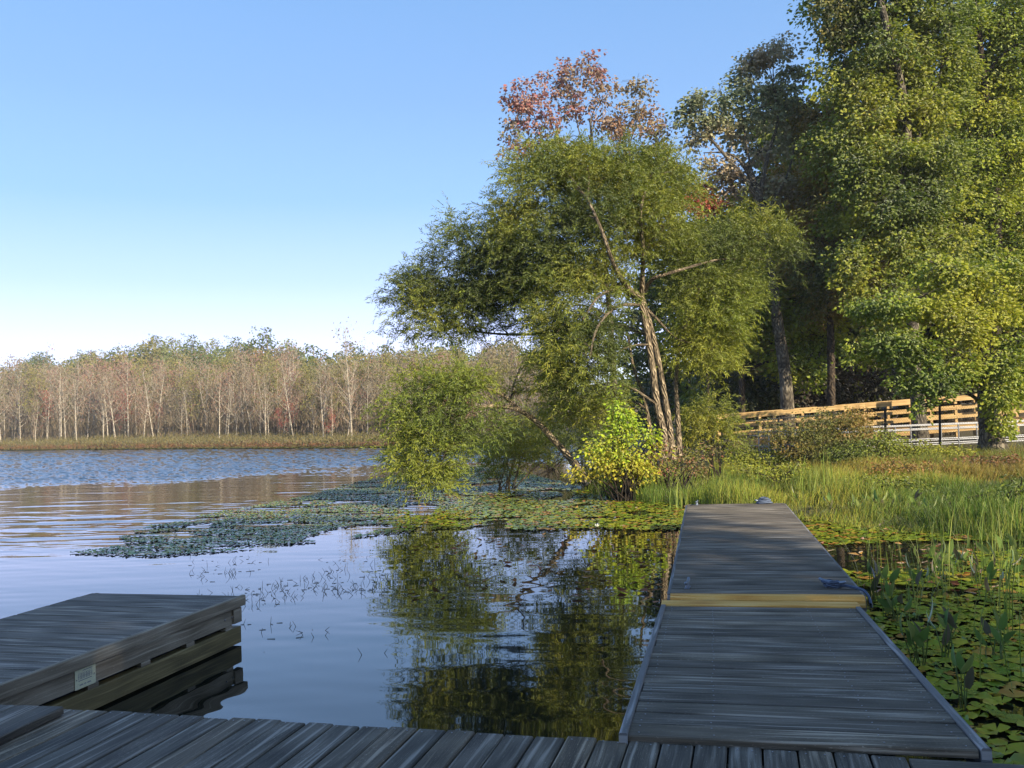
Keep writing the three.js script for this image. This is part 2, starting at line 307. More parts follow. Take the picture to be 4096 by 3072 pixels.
// floating dock beyond the ramp
const FD = V(1.318, .43, -7.813), FD_W = 1.58, FD_L = 7.63, FD_DEG = 12.2;
const fdPoint = (x, y, z) => V(x, y, z).applyAxisAngle(V(0, 1, 0), -rad(FD_DEG)).add(FD);
{
  const t = thing('floating_dock', 'long dark plank floating dock reaching to the reeds beyond the ramp', 'floating dock', FD); frame(t, FD_DEG);
  layBoards(t, 40, .1895, FD_W, .038, -.10, () => deckMats[[0, 1, 5, 5, 1, 3][Math.floor(rw() * 6)]], 'z', .003);
  for (const c of t.children) c.position.x += FD_W / 2;
  const beam = part('end_beam', boardGeo(FD_W, .14, .085, 6.1, .03), freshMat, t); beam.position.set(FD_W / 2, .004, .072); beam.userData.label = 'fresh yellow beam across the near end';
  for (const s of [0, 1]) { const b = part('fascia_board', boardGeo(FD_L - .05, .04, .14, 4 + s), trimMat, t); b.rotation.y = Math.PI / 2; b.position.set(s ? FD_W + .012 : -.012, -.01, -FD_L / 2); }
  for (const s of [0, 1]) { const b = part('side_timber', boxGeo(.09, .16, FD_L - .2), wetMat, t); b.position.set(s ? FD_W - .08 : .08, -.30, -FD_L / 2); }
  for (let k = 0; k < 4; k++) { const b = part('float', boxGeo(1.3, .4, 1.2), std({ color: tint(.02, .02, .022), roughness: .6 }), t); b.position.set(FD_W / 2, -.36, -1 - k * 1.9); }
}
const cleat = cleatGeo();
[[.14, -.24, 85, 'bare metal cleat near the ramp end of the floating dock, no rope on it'], [FD_W - .20, -.28, 140, 'metal cleat with blue-grey rope tied round it, close to the yellow beam'], [.16, -FD_L + .18, 85, 'small bare cleat at the reed end of the floating dock'], [FD_W - .34, -FD_L + .12, 10, 'cleat under a heap of rope at the reed end of the floating dock']].forEach(([x, z, deg, label]) => {
  const c = tag(part('cleat', cleat, cleatMat, scene), label, 'cleat'); c.position.copy(fdPoint(x, .001, z)); c.rotation.y = rad(deg - FD_DEG);
});
{ // rope from the near cleat over the edge, to the ramp's corner
  const pts = [];
  for (let k = 0; k < 26; k++) { const a = k * .9; pts.push(V(FD_W - .20 + Math.cos(a) * (.075 + .03 * Math.sin(k * 1.7)), .018 + (k % 5) * .009, -.28 + Math.sin(a) * .05)); }
  pts.push(V(FD_W - .10, .03, -.22), V(FD_W - .02, .02, -.16), V(FD_W + .03, .008, -.10), V(FD_W + .055, -.03, -.02), V(FD_W + .05, -.07, .08), V(FD_W + .035, -.06, .20), V(FD_W + .01, -.02, .30));
  const t = thing('mooring_rope', 'blue-grey rope coiled on the cleat and hanging over the dock edge to the ramp', 'rope', FD); frame(t, FD_DEG);
  part('rope_strand', new THREE.TubeGeometry(new THREE.CatmullRomCurve3(pts), 220, .013, 6), ropeMat, t);
  const q = []; for (let k = 0; k < 40; k++) { const a = k * 1.15; q.push(V(FD_W - .32 + Math.cos(a) * (.13 - .002 * k), .015 + .0022 * k + .006 * Math.sin(k * 2.1), -FD_L + .12 + Math.sin(a) * (.06 + .01 * Math.sin(k)))); }
  const t2 = thing('mooring_rope', 'heap of grey rope piled at the reed end corner of the floating dock', 'rope', FD); frame(t2, FD_DEG);
  part('rope_strand', new THREE.TubeGeometry(new THREE.CatmullRomCurve3(q), 260, .014, 6), ropeMat, t2);
}
// left floating dock: deck, kerb, side boards with blocks, lower timber, maker's plate
const LB = V(-2.583, .44, -8.378), LB_DEG = 14.6, LB_W = 1.62, LB_L = 4.4;
{
  const t = thing('floating_dock', 'low floating dock on the open water side with slatted timber side', 'floating dock', LB); frame(t, LB_DEG);
  layBoards(t, 23, .19, LB_W, .036, LB_L - .1, () => deckMats[[0, 1, 3, 5, 1, 0][Math.floor(rw() * 6)]], 'z', .003);
  for (const c of t.children) c.position.x -= LB_W / 2 + .02;
  const side = (name, len, w, h, x, y, z, mat, s) => { const b = part(name, boardGeo(len, w, h, s), mat, t); b.rotation.y = Math.PI / 2; b.position.set(x, y, z + len / 2); return b; };
  side('edge_board', LB_L, .042, .092, .0, .004, 0, sideMat, 1.2);
  side('side_board', LB_L - .06, .04, .135, -.030, -.097, .055, sideMat, 5.4);
  side('corner_block', .13, .045, .132, -.012, -.098, .055, sideMat, 7.7);
  side('lower_timber', LB_L - .05, .09, .15, -.048, -.272, .05, wetMat, 3.9);
  for (let k = 0; k < 7; k++) side('spacer_block', .11, .07, .034, -.045, -.236, .18 + k * .58, sideMat, k * 1.3);
  for (const x of [-LB_W + .03]) { const b = part('side_board', boardGeo(LB_L, .042, .3, 8), sideMat, t); b.rotation.y = Math.PI / 2; b.position.set(x - .02, -.004, LB_L / 2); }
  for (let k = 0; k < 3; k++) { const b = part('float', boxGeo(1.40, .46, 1.42), std({ color: tint(.012, .012, .013), roughness: .8 }), t); b.position.set(-.83, -.27, .78 + k * 1.43); }
  for (const z of [.30, .19]) { const b = part('bolt', new THREE.SphereGeometry(.009, 8, 6), galvMat, t); b.position.set(-.008, -.165, z); }
  // plate, 75 x 90 mm class, with two screw holes and blue print worn beyond reading
  const cv = document.createElement('canvas'); cv.width = 256; cv.height = 256; const c = cv.getContext('2d');
  c.fillStyle = '#cfcfae'; c.fillRect(0, 0, 256, 256);
  for (let k = 0; k < 900; k++) { const a = rw(); c.fillStyle = a < .5 ? 'rgba(120,118,90,.12)' : 'rgba(235,238,215,.16)'; c.fillRect(rw() * 256, rw() * 256, 3 + rw() * 12, 2 + rw() * 5); }
  c.strokeStyle = '#3d4470'; c.lineWidth = 7; c.beginPath(); c.moveTo(96, 26); c.lineTo(214, 26); c.moveTo(42, 150); c.lineTo(206, 150); c.stroke();
  c.strokeStyle = 'rgba(62,66,96,.75)'; c.lineWidth = 3.5;
  for (const [x, w] of [[40, 34], [80, 28], [112, 30], [146, 26], [176, 34]]) { c.beginPath(); c.arc(x + w / 2, 62, w / 2, Math.PI, 0); c.lineTo(x + w, 132); c.moveTo(x, 62); c.lineTo(x, 132); c.moveTo(x + 9, 132); c.lineTo(x + 9, 70); c.arc(x + w / 2, 72, w / 2 - 9, Math.PI, 0); c.lineTo(x + w - 9, 132); c.moveTo(x, 98); c.lineTo(x + w, 98); c.stroke(); }
  c.fillStyle = 'rgba(62,66,110,.8)'; for (const [x, w] of [[56, 40], [112, 26], [150, 44]]) for (let k = 0; k < w; k += 9) c.fillRect(x + k, 200 - (k % 2) * 2, 6, 17);
  c.fillStyle = '#2a2a26'; for (const [x, y] of [[18, 128], [238, 120]]) { c.beginPath(); c.arc(x, y, 6, 0, 7); c.fill(); }
  const tex = new THREE.CanvasTexture(cv); tex.colorSpace = THREE.SRGBColorSpace;
  const pl = thing('maker_plate', 'small cream metal plate with worn blue print screwed to the dock side', 'plate', LB); frame(pl, LB_DEG);
  const m = part('plate_sheet', boxGeo(.004, .135, .205), [0, 1, 2, 3, 4, 5].map((k) => std(k === 0 ? { map: tex, roughness: .55 } : { color: tint(.5, .5, .4), roughness: .5 })), pl); m.position.set(-.006, -.168, 2.06);
  for (const z of [1.975, 2.145]) { const s = part('screw', new THREE.SphereGeometry(.004, 6, 4), galvMat, pl); s.position.set(-.003, -.17, z); }
}

// ---------------------------------------------------------------- foliage
const tmpA = V(), tmpB = V(), tmpC = V();
function pickCol(pal, t, r) { // palette by noise, with jitter per leaf
  const f = clamp(t, 0, .999) * (pal.length - 1), k = Math.floor(f), c = mixc(pal[k], pal[k + 1], f - k), j = .78 + r() * .44;
  return [c[0] * j * (.94 + r() * .12), c[1] * j, c[2] * j * (.9 + r() * .2)];
}
function inClump(cl, r, hollow, out) {
  const a = r() * 6.2832, c = r() * 2 - 1, s = Math.sqrt(1 - c * c), q = Math.pow(r(), 1 / hollow);
  return out.set(cl.c.x + cl.r[0] * q * s * Math.cos(a), cl.c.y + cl.r[1] * q * c, cl.c.z + cl.r[2] * q * s * Math.sin(a));
}
// willow: drooping strands of narrow leaves
function willowFoliage(gb, twig, clumps, dens, pal, r, o = {}) {
  const { llen = .125, lwid = .024, gapF = 1.0, gapT = -.28, hang = 1 } = o, p = V(), d = V(), q = V(), side = V(), ld = V();
  for (const cl of clumps) {
    const n = Math.round(dens * (cl.k ?? 1) * (cl.r[0] * cl.r[1] + cl.r[1] * cl.r[2] + cl.r[0] * cl.r[2]) * 4.19);
    for (let s = 0; s < n; s++) {
      inClump(cl, r, 2.6, p);
      if (N3(p.x * gapF, p.y * gapF * 1.3, p.z * gapF) < gapT) continue;
      d.set(p.x - cl.c.x, 0, p.z - cl.c.z).normalize().multiplyScalar(.4).add(tmpA.set((r() - .5) * 1.5, r() * .9 - .1, (r() - .5) * 1.5)).normalize();
      const L = .28 + r() * .55 * hang, nl = Math.round(L / .034), t0 = clamp(.5 + .9 * N3(p.x * .55, p.y * .55, p.z * .55) + (r() - .5) * .35, 0, 1);
      q.copy(p); const droop = (.018 + r() * .06) * (o.droop ?? 1), pts = twig ? [q.clone()] : null;
      for (let k = 0; k < nl; k++) {
        d.y -= droop; d.normalize(); q.addScaledVector(d, .034);
        side.set(-d.z, 0, d.x); if (side.lengthSq() < .01) side.set(1, 0, 0); side.normalize().multiplyScalar(k % 2 ? 1 : -1).applyAxisAngle(d, (r() - .5) * 2.4);
        ld.copy(d).multiplyScalar(.75).addScaledVector(side, .7).add(tmpB.set((r() - .5) * .6, -.35 * r() + .05, (r() - .5) * .6)).normalize();
        tmpC.crossVectors(ld, tmpB.set(r() - .5, r() * .8 + .1, r() - .5)).normalize();
        gb.leaf(q, ld, tmpC, llen * (.7 + r() * .6), lwid * (.8 + r() * .5), .18, pickCol(pal, t0 + (r() - .5) * .25, r));
        if (pts && k % 8 === 7) pts.push(q.clone());
      }
      if (pts && pts.length > 1 && s % 12 === 0) twig.tube(pts, .006, .003, 3);
    }
  }
}
// broadleaf: flat layered sprays of leaves
function broadFoliage(gb, twig, clumps, dens, pal, r, o = {}) {
  const { llen = .12, lwid = .10, per = 16, rad = .34, gapF = .8, gapT = -.2, flat = .6, hollow = 2.4, colF = .45 } = o, p = V(), out = V(), q = V(), dir = V(), up = V(), side = V();
  for (const cl of clumps) {
    const n = Math.round(dens * (cl.k ?? 1) * (cl.r[0] * cl.r[1] + cl.r[1] * cl.r[2] + cl.r[0] * cl.r[2]) * 4.19), pl = cl.pal ?? pal;
    for (let s = 0; s < n; s++) {
      inClump(cl, r, hollow, p);
      if (N3(p.x * gapF, p.y * gapF * 1.4, p.z * gapF) < gapT) continue;
      out.copy(p).sub(cl.c).normalize(); const tilt = tmpA.set(r() - .5, 0, r() - .5).multiplyScalar(.5);
      const t0 = clamp(.5 + .95 * N3(p.x * colF, p.y * colF, p.z * colF + 9) + (r() - .5) * .4, 0, 1), R = rad * (.6 + r() * .7), np = Math.round(per * (.6 + r() * .8));
      for (let k = 0; k < np; k++) {
        const a = r() * 6.2832, rr = Math.sqrt(r()) * R;
        q.set(p.x + Math.cos(a) * rr, p.y + (r() - .5) * R * flat * 2 - rr * .25 + (tilt.x * Math.cos(a) + tilt.z * Math.sin(a)) * rr, p.z + Math.sin(a) * rr);
        dir.set(Math.cos(a) + (r() - .5), -.35 - r() * .6, Math.sin(a) + (r() - .5)).addScaledVector(out, .4).normalize();
        up.set((r() - .5) * 2.6, .62, (r() - .5) * 2.6); side.crossVectors(up, dir).normalize();
        gb.leaf(q, dir, side, llen * (.65 + r() * .65), lwid * (.65 + r() * .65), .2, pickCol(pl, t0 + (r() - .5) * .35, r));
      }
      if (twig && s % 9 === 0) twig.tube([tmpB.copy(cl.c).lerp(p, .45).clone(), tmpC.copy(cl.c).lerp(p, .75).add(V((r() - .5) * .2, .1, (r() - .5) * .2)).clone(), p.clone()], .014, .004, 3);
    }
  }
}
// clumps surveyed as [u, v, radius u, radius v, depth offset, density]
const clumpsAt = (d0, list, zr = 1) => list.map(([u, v, ru, rv, dz = 0, k = 1, pal]) => { const d = d0 + dz, m = K * d / FPX; return { c: P(u, v, d), r: [ru * m, rv * m, (ru + rv) / 2 * m * zr], k, pal }; });
// branches from the nearest point on the limbs to each clump
function joinClumps(gb, limbs, clumps, r, r0 = .05) {
  const nodes = []; for (const l of limbs) { const c = new THREE.CatmullRomCurve3(l.pts, false, 'centripetal'); for (let k = 2; k <= 12; k++) nodes.push([c.getPoint(k / 12), lerp(l.r0, l.r1, k / 12)]); }
  for (const cl of clumps) {
    let best = null, bd = 1e9; for (const n of nodes) { const dd = n[0].distanceTo(cl.c) + Math.max(0, n[0].y - cl.c.y) * .8; if (dd < bd) { bd = dd; best = n; } }
    const e = cl.c, mid = best[0].clone().lerp(e, .5).add(V((r() - .5) * .5, .18 * bd, (r() - .5) * .5)), rr = Math.min(best[1] * .75, r0 * (.6 + bd * .25));
    gb.tube([best[0], mid, e], rr, rr * .35, 6);
    for (let k = 0; k < 7; k++) { const q = inClump(cl, r, 4, V()); gb.tube([e.clone().lerp(mid, r() * .5), e.clone().lerp(q, .5).add(V((r() - .5) * .3, .12, (r() - .5) * .3)), q], rr * .4, .006, 4); }
  }
}
function makeTree(o) { // {name,label,category,group,base,trunks,limbs,clumps,bark,leaf,foliage}
  const t = thing(o.name, o.label, o.category ?? 'tree', o.base, o.group), r = rng(o.seed), all = [...o.trunks, ...(o.limbs ?? [])];
  for (const l of o.trunks) part('trunk', new GB(o.base).tube(l.pts, l.r0, l.r1, 14, .09, r, l.flare ?? .5).geo(), o.bark, t);
  for (const l of o.limbs ?? []) part('limb', new GB(o.base).tube(l.pts, l.r0, l.r1, 9, .12, r).geo(), o.bark, t);
  const bw = new GB(o.base), cr = new GB(o.base);
  joinClumps(bw, all, o.clumps, r, o.branch ?? .05);
  o.foliage(cr, bw, o.clumps, r);
  part('branchwork', bw.geo(), o.barkFine ?? o.bark, t).userData.kind = 'stuff';
  part('crown', cr.geo(), o.leaf, t);
  return t;
}
const L = (d, list, r0, r1, flare) => ({ pts: list.map(([u, v, dz = 0]) => P(u, v, d + dz)), r0, r1, flare });
const PAL = {
  willow: [[.085, .12, .012], [.165, .21, .014], [.25, .275, .018], [.33, .32, .024]],
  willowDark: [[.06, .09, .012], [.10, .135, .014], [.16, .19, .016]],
  yellowWillow: [[.115, .165, .012], [.205, .26, .015], [.30, .32, .02]],
  lime: [[.20, .36, .012], [.30, .46, .016], [.40, .50, .02], [.46, .40, .03]],
  red: [[.20, .15, .05], [.32, .10, .06], [.26, .19, .06], [.16, .19, .04], [.36, .13, .08]],
  maple: [[.42, .29, .23], [.34, .11, .10], [.37, .20, .15], [.29, .25, .15], [.27, .15, .10]],
  mapleRust: [[.40, .29, .19], [.32, .17, .10], [.33, .26, .15], [.26, .23, .12]],
  oak: [[.18, .22, .10], [.27, .29, .14], [.38, .35, .20], [.44, .34, .22]],
  green: [[.09, .135, .012], [.165, .215, .015], [.26, .30, .018], [.34, .34, .024]],
  bright: [[.12, .185, .012], [.22, .29, .015], [.32, .36, .02], [.38, .39, .025]],
  orangeGreen: [[0.102, 0.131, 0.020], [0.189, 0.189, 0.029], [0.290, 0.217, 0.036], [0.319, 0.174, 0.043]],
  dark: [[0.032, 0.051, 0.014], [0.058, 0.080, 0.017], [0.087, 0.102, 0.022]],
  rust: [[0.145, 0.109, 0.029], [0.232, 0.131, 0.036], [0.290, 0.123, 0.043], [0.217, 0.174, 0.043]],
  scarlet: [[0.435, 0.072, 0.043], [0.522, 0.116, 0.058], [0.377, 0.145, 0.058]],
};

// the willow on the point: twin trunks, wide hanging crown
{
  const D = 22.5, b1 = G(1418, 1000, .15), base = P(1425, 985, D); base.y = 0;
  const trunks = [
    L(D, [[1432, 990], [1434, 940], [1420, 880], [1410, 800], [1398, 720], [1384, 645]], .105, .075),
    L(D, [[1452, 992, .2], [1448, 940, .2], [1438, 870, .15], [1420, 770, .1], [1404, 700, .05], [1388, 645]], .09, .06),
    L(D, [[1410, 985, .5], [1404, 930, .5], [1392, 860, .6], [1370, 800, .8], [1356, 720, 1.2]], .07, .03),
    L(D, [[1467, 985, .8], [1464, 900, .8], [1460, 830, .7], [1470, 740, .5], [1500, 650, .3]], .075, .04),
  ];
  const limbs = [
    L(D, [[1384, 645], [1350, 615, -.9], [1325, 570, -1.5], [1300, 500, -1.9], [1270, 430, -1.6]], .085, .03),
    L(D, [[1386, 642], [1388, 590, -.4], [1390, 540, -.9], [1384, 460, -1.2], [1400, 390, -1]], .08, .025),
    L(D, [[1386, 640], [1408, 605, -.3], [1440, 592, -.7], [1480, 580, -.8], [1560, 560, .2], [1650, 560, .9]], .06, .02),
    L(D, [[1380, 658], [1340, 660, -1.0], [1310, 680, -1.7], [1285, 720, -2.2], [1275, 770, -2.3]], .05, .02),
    L(D, [[1345, 625, -.4], [1310, 630, -1.6], [1285, 650, -2.0], [1260, 690, -2.2]], .04, .015),
    L(D, [[1384, 650], [1300, 600, .8], [1200, 590, 1], [1080, 620, 1], [960, 640, 1], [880, 690, 1]], .08, .02),
    L(D, [[1398, 720], [1300, 700, 1.4], [1180, 720, 1.6], [1060, 720, 1.6], [960, 700, 1.4]], .07, .02),
    L(D, [[1400, 745, -.1], [1375, 745, -.2], [1350, 752, -.3], [1332, 765, -.4]], .035, .018),
    L(D, [[1390, 660], [1420, 690], [1460, 730, .2], [1510, 745, .4]], .045, .015),
  ];
  const Y = PAL.yellowWillow, Dk = PAL.willowDark;
  const clumps = clumpsAt(D, [
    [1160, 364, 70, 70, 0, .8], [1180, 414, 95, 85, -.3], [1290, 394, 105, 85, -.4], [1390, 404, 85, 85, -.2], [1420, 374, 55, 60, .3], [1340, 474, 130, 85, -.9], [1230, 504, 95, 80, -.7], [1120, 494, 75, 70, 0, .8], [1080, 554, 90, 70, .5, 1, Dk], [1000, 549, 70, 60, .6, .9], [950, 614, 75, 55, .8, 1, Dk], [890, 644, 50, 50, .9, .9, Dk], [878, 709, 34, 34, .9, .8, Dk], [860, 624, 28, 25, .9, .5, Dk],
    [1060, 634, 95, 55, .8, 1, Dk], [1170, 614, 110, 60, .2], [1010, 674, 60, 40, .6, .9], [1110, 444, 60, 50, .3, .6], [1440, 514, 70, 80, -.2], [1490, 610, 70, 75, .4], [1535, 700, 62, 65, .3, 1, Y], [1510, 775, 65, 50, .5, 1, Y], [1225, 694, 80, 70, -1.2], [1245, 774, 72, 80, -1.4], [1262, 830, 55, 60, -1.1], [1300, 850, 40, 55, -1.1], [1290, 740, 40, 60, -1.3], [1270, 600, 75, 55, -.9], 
    [1205, 800, 62, 70, -.8], [1180, 700, 60, 55, -.5], [1285, 790, 44, 70, -1], [1225, 900, 55, 50, .4, .9], [1100, 620, 70, 50, .4], [1020, 650, 60, 50, .5],
    [1200, 590, 80, 60, -.9], [1190, 760, 55, 60, -1], [1300, 660, 45, 60, -1.2], [1290, 890, 50, 50, .9], [930, 690, 65, 40, .6], [990, 715, 65, 35, .8, .8], [1060, 540, 70, 60, .2], [1150, 560, 80, 60, -.3], [910, 625, 55, 45, .6], [1330, 370, 90, 60, -.2], [1240, 360, 80, 55, 0], [1400, 490, 70, 60, -.4], [1350, 560, 50, 50, -.9], [1560, 640, 80, 60, .5, 1, Y], [1540, 720, 60, 60, .4, 1, Y],
    [1550, 534, 85, 55, .6], [1640, 519, 75, 50, .9], [1700, 554, 40, 40, 1, .7], [1580, 614, 60, 45, .5], [1620, 474, 50, 35, 1, .6], [1540, 774, 45, 45, .3, .9, Y], [1110, 704, 70, 30, 1.4, .45, Dk], [1470, 404, 35, 70, .3, .8], [1000, 494, 45, 35, .6, .5],
  ], .9);
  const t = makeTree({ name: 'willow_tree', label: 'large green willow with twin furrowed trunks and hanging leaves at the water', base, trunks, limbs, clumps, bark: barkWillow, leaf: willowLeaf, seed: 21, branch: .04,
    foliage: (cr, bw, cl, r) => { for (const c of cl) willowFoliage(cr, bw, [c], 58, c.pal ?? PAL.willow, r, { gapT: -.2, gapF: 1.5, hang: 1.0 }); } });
}
{ // leaning willow over the water
  const D = 22.0, base = P(1262, 1050, D + .6); base.y = 0;
  const trunks = [L(D, [[1268, 1045, .6], [1240, 1000, .5], [1200, 955, .3], [1160, 912, 0], [1120, 885, -.3], [1080, 878, -.5], [1030, 880, -.7], [980, 900, -.8]], .10, .035, .3)];
  const limbs = [L(D, [[1120, 885, -.3], [1080, 850, -.4], [1030, 835, -.5], [960, 830, -.7], [900, 850, -.7]], .06, .015), L(D, [[1040, 880, -.7], [1000, 910, -.9], [970, 960, -1], [950, 1010, -1.1]], .03, .012), L(D, [[1100, 880, -.4], [1110, 830, -.2], [1130, 780, 0]], .03, .012)];
  const clumps = clumpsAt(D, [[895, 830, 50, 38, -.4], [960, 835, 75, 45, -.7], [1010, 830, 50, 40, -.8], [865, 890, 40, 48, -.4, 1, PAL.willow], [930, 905, 80, 55, -.9], [1010, 880, 55, 48, -.9], [875, 960, 48, 42, -.8], [950, 975, 55, 42, -1], [920, 1000, 60, 30, -1], [945, 1038, 36, 26, -1.1], [985, 940, 40, 40, -.9], [862, 1000, 28, 22, -.8, .8], [930, 1030, 52, 28, -1], [948, 1056, 32, 22, -1.1], [890, 1010, 44, 26, -.9], [1060, 930, 40, 30, -.6, .7], [1120, 850, 40, 28, -.2, .5]], .9);
  makeTree({ name: 'willow_tree', label: 'yellow-green leaning willow with its bough reaching low over the lily pads', base, trunks, limbs, clumps, bark: barkWillow, leaf: willowLeaf, seed: 22, branch: .03, foliage: (cr, bw, cl, r) => { for (const c of cl) willowFoliage(cr, bw, [c], 46, c.pal ?? PAL.yellowWillow, r, { gapT: -.22, hang: .9 }); } });
}
function bush(o) { // {name,label,category,D,foot:[u,v],clumps,pal,kind,seed,...}
  const base = P(o.foot[0], o.foot[1], o.D); base.y = Math.max(0, land(base.x, base.z));
  const r = rng(o.seed), clumps = clumpsAt(o.D, o.clumps), stems = [];
  for (const c of clumps) for (let k = 0; k < 3; k++) { const f = base.clone().add(V((r() - .5) * .5, -.05, (r() - .5) * .4)); stems.push({ pts: [f, f.clone().lerp(c.c, .5).add(V((r() - .5) * .3, .15, (r() - .5) * .3)), c.c.clone().add(V((r() - .5) * c.r[0], (r() - .5) * c.r[1] * .6, 0))], r0: o.stemR ?? .02, r1: .006 }); }
  const t = thing(o.name, o.label, o.category ?? 'bush', base, o.group);
  const st = new GB(base), cr = new GB(base); for (const s of stems) st.tube(s.pts, s.r0, s.r1, 5);
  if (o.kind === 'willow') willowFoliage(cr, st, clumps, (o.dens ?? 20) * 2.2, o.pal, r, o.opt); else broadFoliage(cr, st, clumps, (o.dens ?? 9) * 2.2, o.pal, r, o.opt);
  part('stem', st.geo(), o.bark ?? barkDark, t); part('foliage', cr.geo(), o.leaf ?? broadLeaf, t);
  return t;
}
bush({ name: 'willow_bush', label: 'low willow bush rising from the water behind the leaning trunk', D: 25, foot: [1090, 1040], clumps: [[1090, 985, 45, 32], [1130, 950, 60, 45], [1190, 985, 45, 30], [1075, 1020, 38, 20], [1150, 905, 40, 30, 1, .7]], pal: PAL.willow, kind: 'willow', dens: 16, leaf: willowLeaf, seed: 31, bark: barkWillow });
bush({ name: 'willow_bush', label: 'rounded willow bush beside the end of the wooden boardwalk railing', D: 24, foot: [1545, 1000], clumps: [[1540, 900, 52, 48], [1560, 950, 40, 45], [1505, 930, 45, 50], [1520, 985, 55, 25]], pal: PAL.willow, kind: 'willow', dens: 18, leaf: willowLeaf, seed: 32 });
bush({ name: 'leafy_shrub', label: 'bright yellow-green round-leaved shrub lit in front of the willow trunks', category: 'shrub', D: 20.6, foot: [1350, 1050], clumps: [[1345, 915, 42, 36], [1310, 965, 56, 40], [1290, 1005, 36, 26], [1350, 1000, 50, 34], [1375, 985, 40, 40, .1], [1300, 1000, 34, 22], [1365, 1030, 30, 22], [1340, 890, 18, 22], [1400, 940, 18, 22], [1280, 990, 26, 30, 0, .6], [1400, 1010, 42, 24, .1, .6], [1330, 862, 15, 28, 0, .6], [1250, 1018, 24, 16, 0, .7], [1415, 965, 26, 22, .2, .5]], pal: PAL.lime, dens: 12, opt: { llen: .085, lwid: .06, per: 12, rad: .2, gapT: -.3, gapF: 1.6 }, seed: 33 });
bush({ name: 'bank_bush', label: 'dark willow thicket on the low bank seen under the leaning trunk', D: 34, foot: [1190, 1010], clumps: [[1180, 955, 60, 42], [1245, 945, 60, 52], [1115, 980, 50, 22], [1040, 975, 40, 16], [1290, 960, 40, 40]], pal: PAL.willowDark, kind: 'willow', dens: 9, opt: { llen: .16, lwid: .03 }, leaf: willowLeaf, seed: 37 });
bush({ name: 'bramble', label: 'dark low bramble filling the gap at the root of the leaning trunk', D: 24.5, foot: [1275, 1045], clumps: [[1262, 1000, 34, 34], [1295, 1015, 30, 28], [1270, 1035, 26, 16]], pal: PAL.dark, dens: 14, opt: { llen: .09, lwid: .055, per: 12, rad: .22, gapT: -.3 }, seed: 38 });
bush({ name: 'leafy_shrub', label: 'sparse twiggy shrub with small red leaves below the twin willow trunks', category: 'shrub', D: 20.9, foot: [1450, 1040], clumps: [[1440, 1000, 42, 26, 0, .6], [1480, 990, 42, 34, .3, .5], [1530, 975, 30, 26, .4, .4], [1420, 975, 20, 26, 0, .6], [1460, 1020, 50, 20, -.1, .6], [1500, 1010, 40, 22, 0, .5]], pal: PAL.red, dens: 17, opt: { llen: .075, lwid: .045, per: 9, rad: .2, gapT: -.1, gapF: 1.8 }, seed: 34 });
{ // dead twigs over the water at the shrubs' foot
  const r = rng(36), b = P(1380, 1045, 20.4); b.y = 0; const t = thing('brushwood', 'tangle of bare grey twigs at the foot of the yellow-green shrub', 'brushwood', b), g = new GB(b);
  for (let k = 0; k < 34; k++) { const f = P(1290 + r() * 220, 1050, 20.3 + r() * .9); f.y = 0; const e = f.clone().add(V((r() - .5) * 1.3, .25 + r() * .8, (r() - .5) * .5)); g.tube([f, f.clone().lerp(e, .5).add(V((r() - .5) * .2, .12, 0)), e], .011, .003, 4); }
  part('twig', g.geo(), barkGrey, t);
}

// trees on the right bank, surveyed by their crowns
const broad = (opt, dens) => (cr, bw, cl, r) => broadFoliage(cr, bw, cl, dens * 4.2, opt.pal, r, opt);
const fill = (seed, u0, u1, v0, v1, n, ru, rv, z0, z1, pal) => { const r = rng(seed), o = []; for (let k = 0; k < n; k++) { const t = (k + .5) / n; o.push([u0 + (u1 - u0) * ((k * .618034) % 1) + (r() - .5) * 30, lerp(v0, v1, t) + (r() - .5) * 30, ru * (.7 + r() * .6), rv * (.7 + r() * .6), lerp(z0, z1, r()), .7 + r() * .5, pal]); } return o; };
function bankTree(name, label, D, foot, trunks, limbs, list, pal, dens, opt, seed, bark = barkGrey, leaf = broadLeaf) {
  const base = P(foot[0], foot[1], D); base.y = land(base.x, base.z);
  const tr = trunks.map(([pts, r0, r1]) => { const l = L(D, pts, r0, r1); l.pts[0] = l.pts[0].clone(); l.pts[0].y = Math.min(l.pts[0].y, base.y) - .1; return l; });
  return makeTree({ name, label, base, trunks: tr, limbs: limbs.map(([pts, r0, r1]) => L(D, pts, r0, r1)), clumps: clumpsAt(D, list), bark, leaf, seed, branch: .07, foliage: broad({ pal, ...opt }, dens) });
}
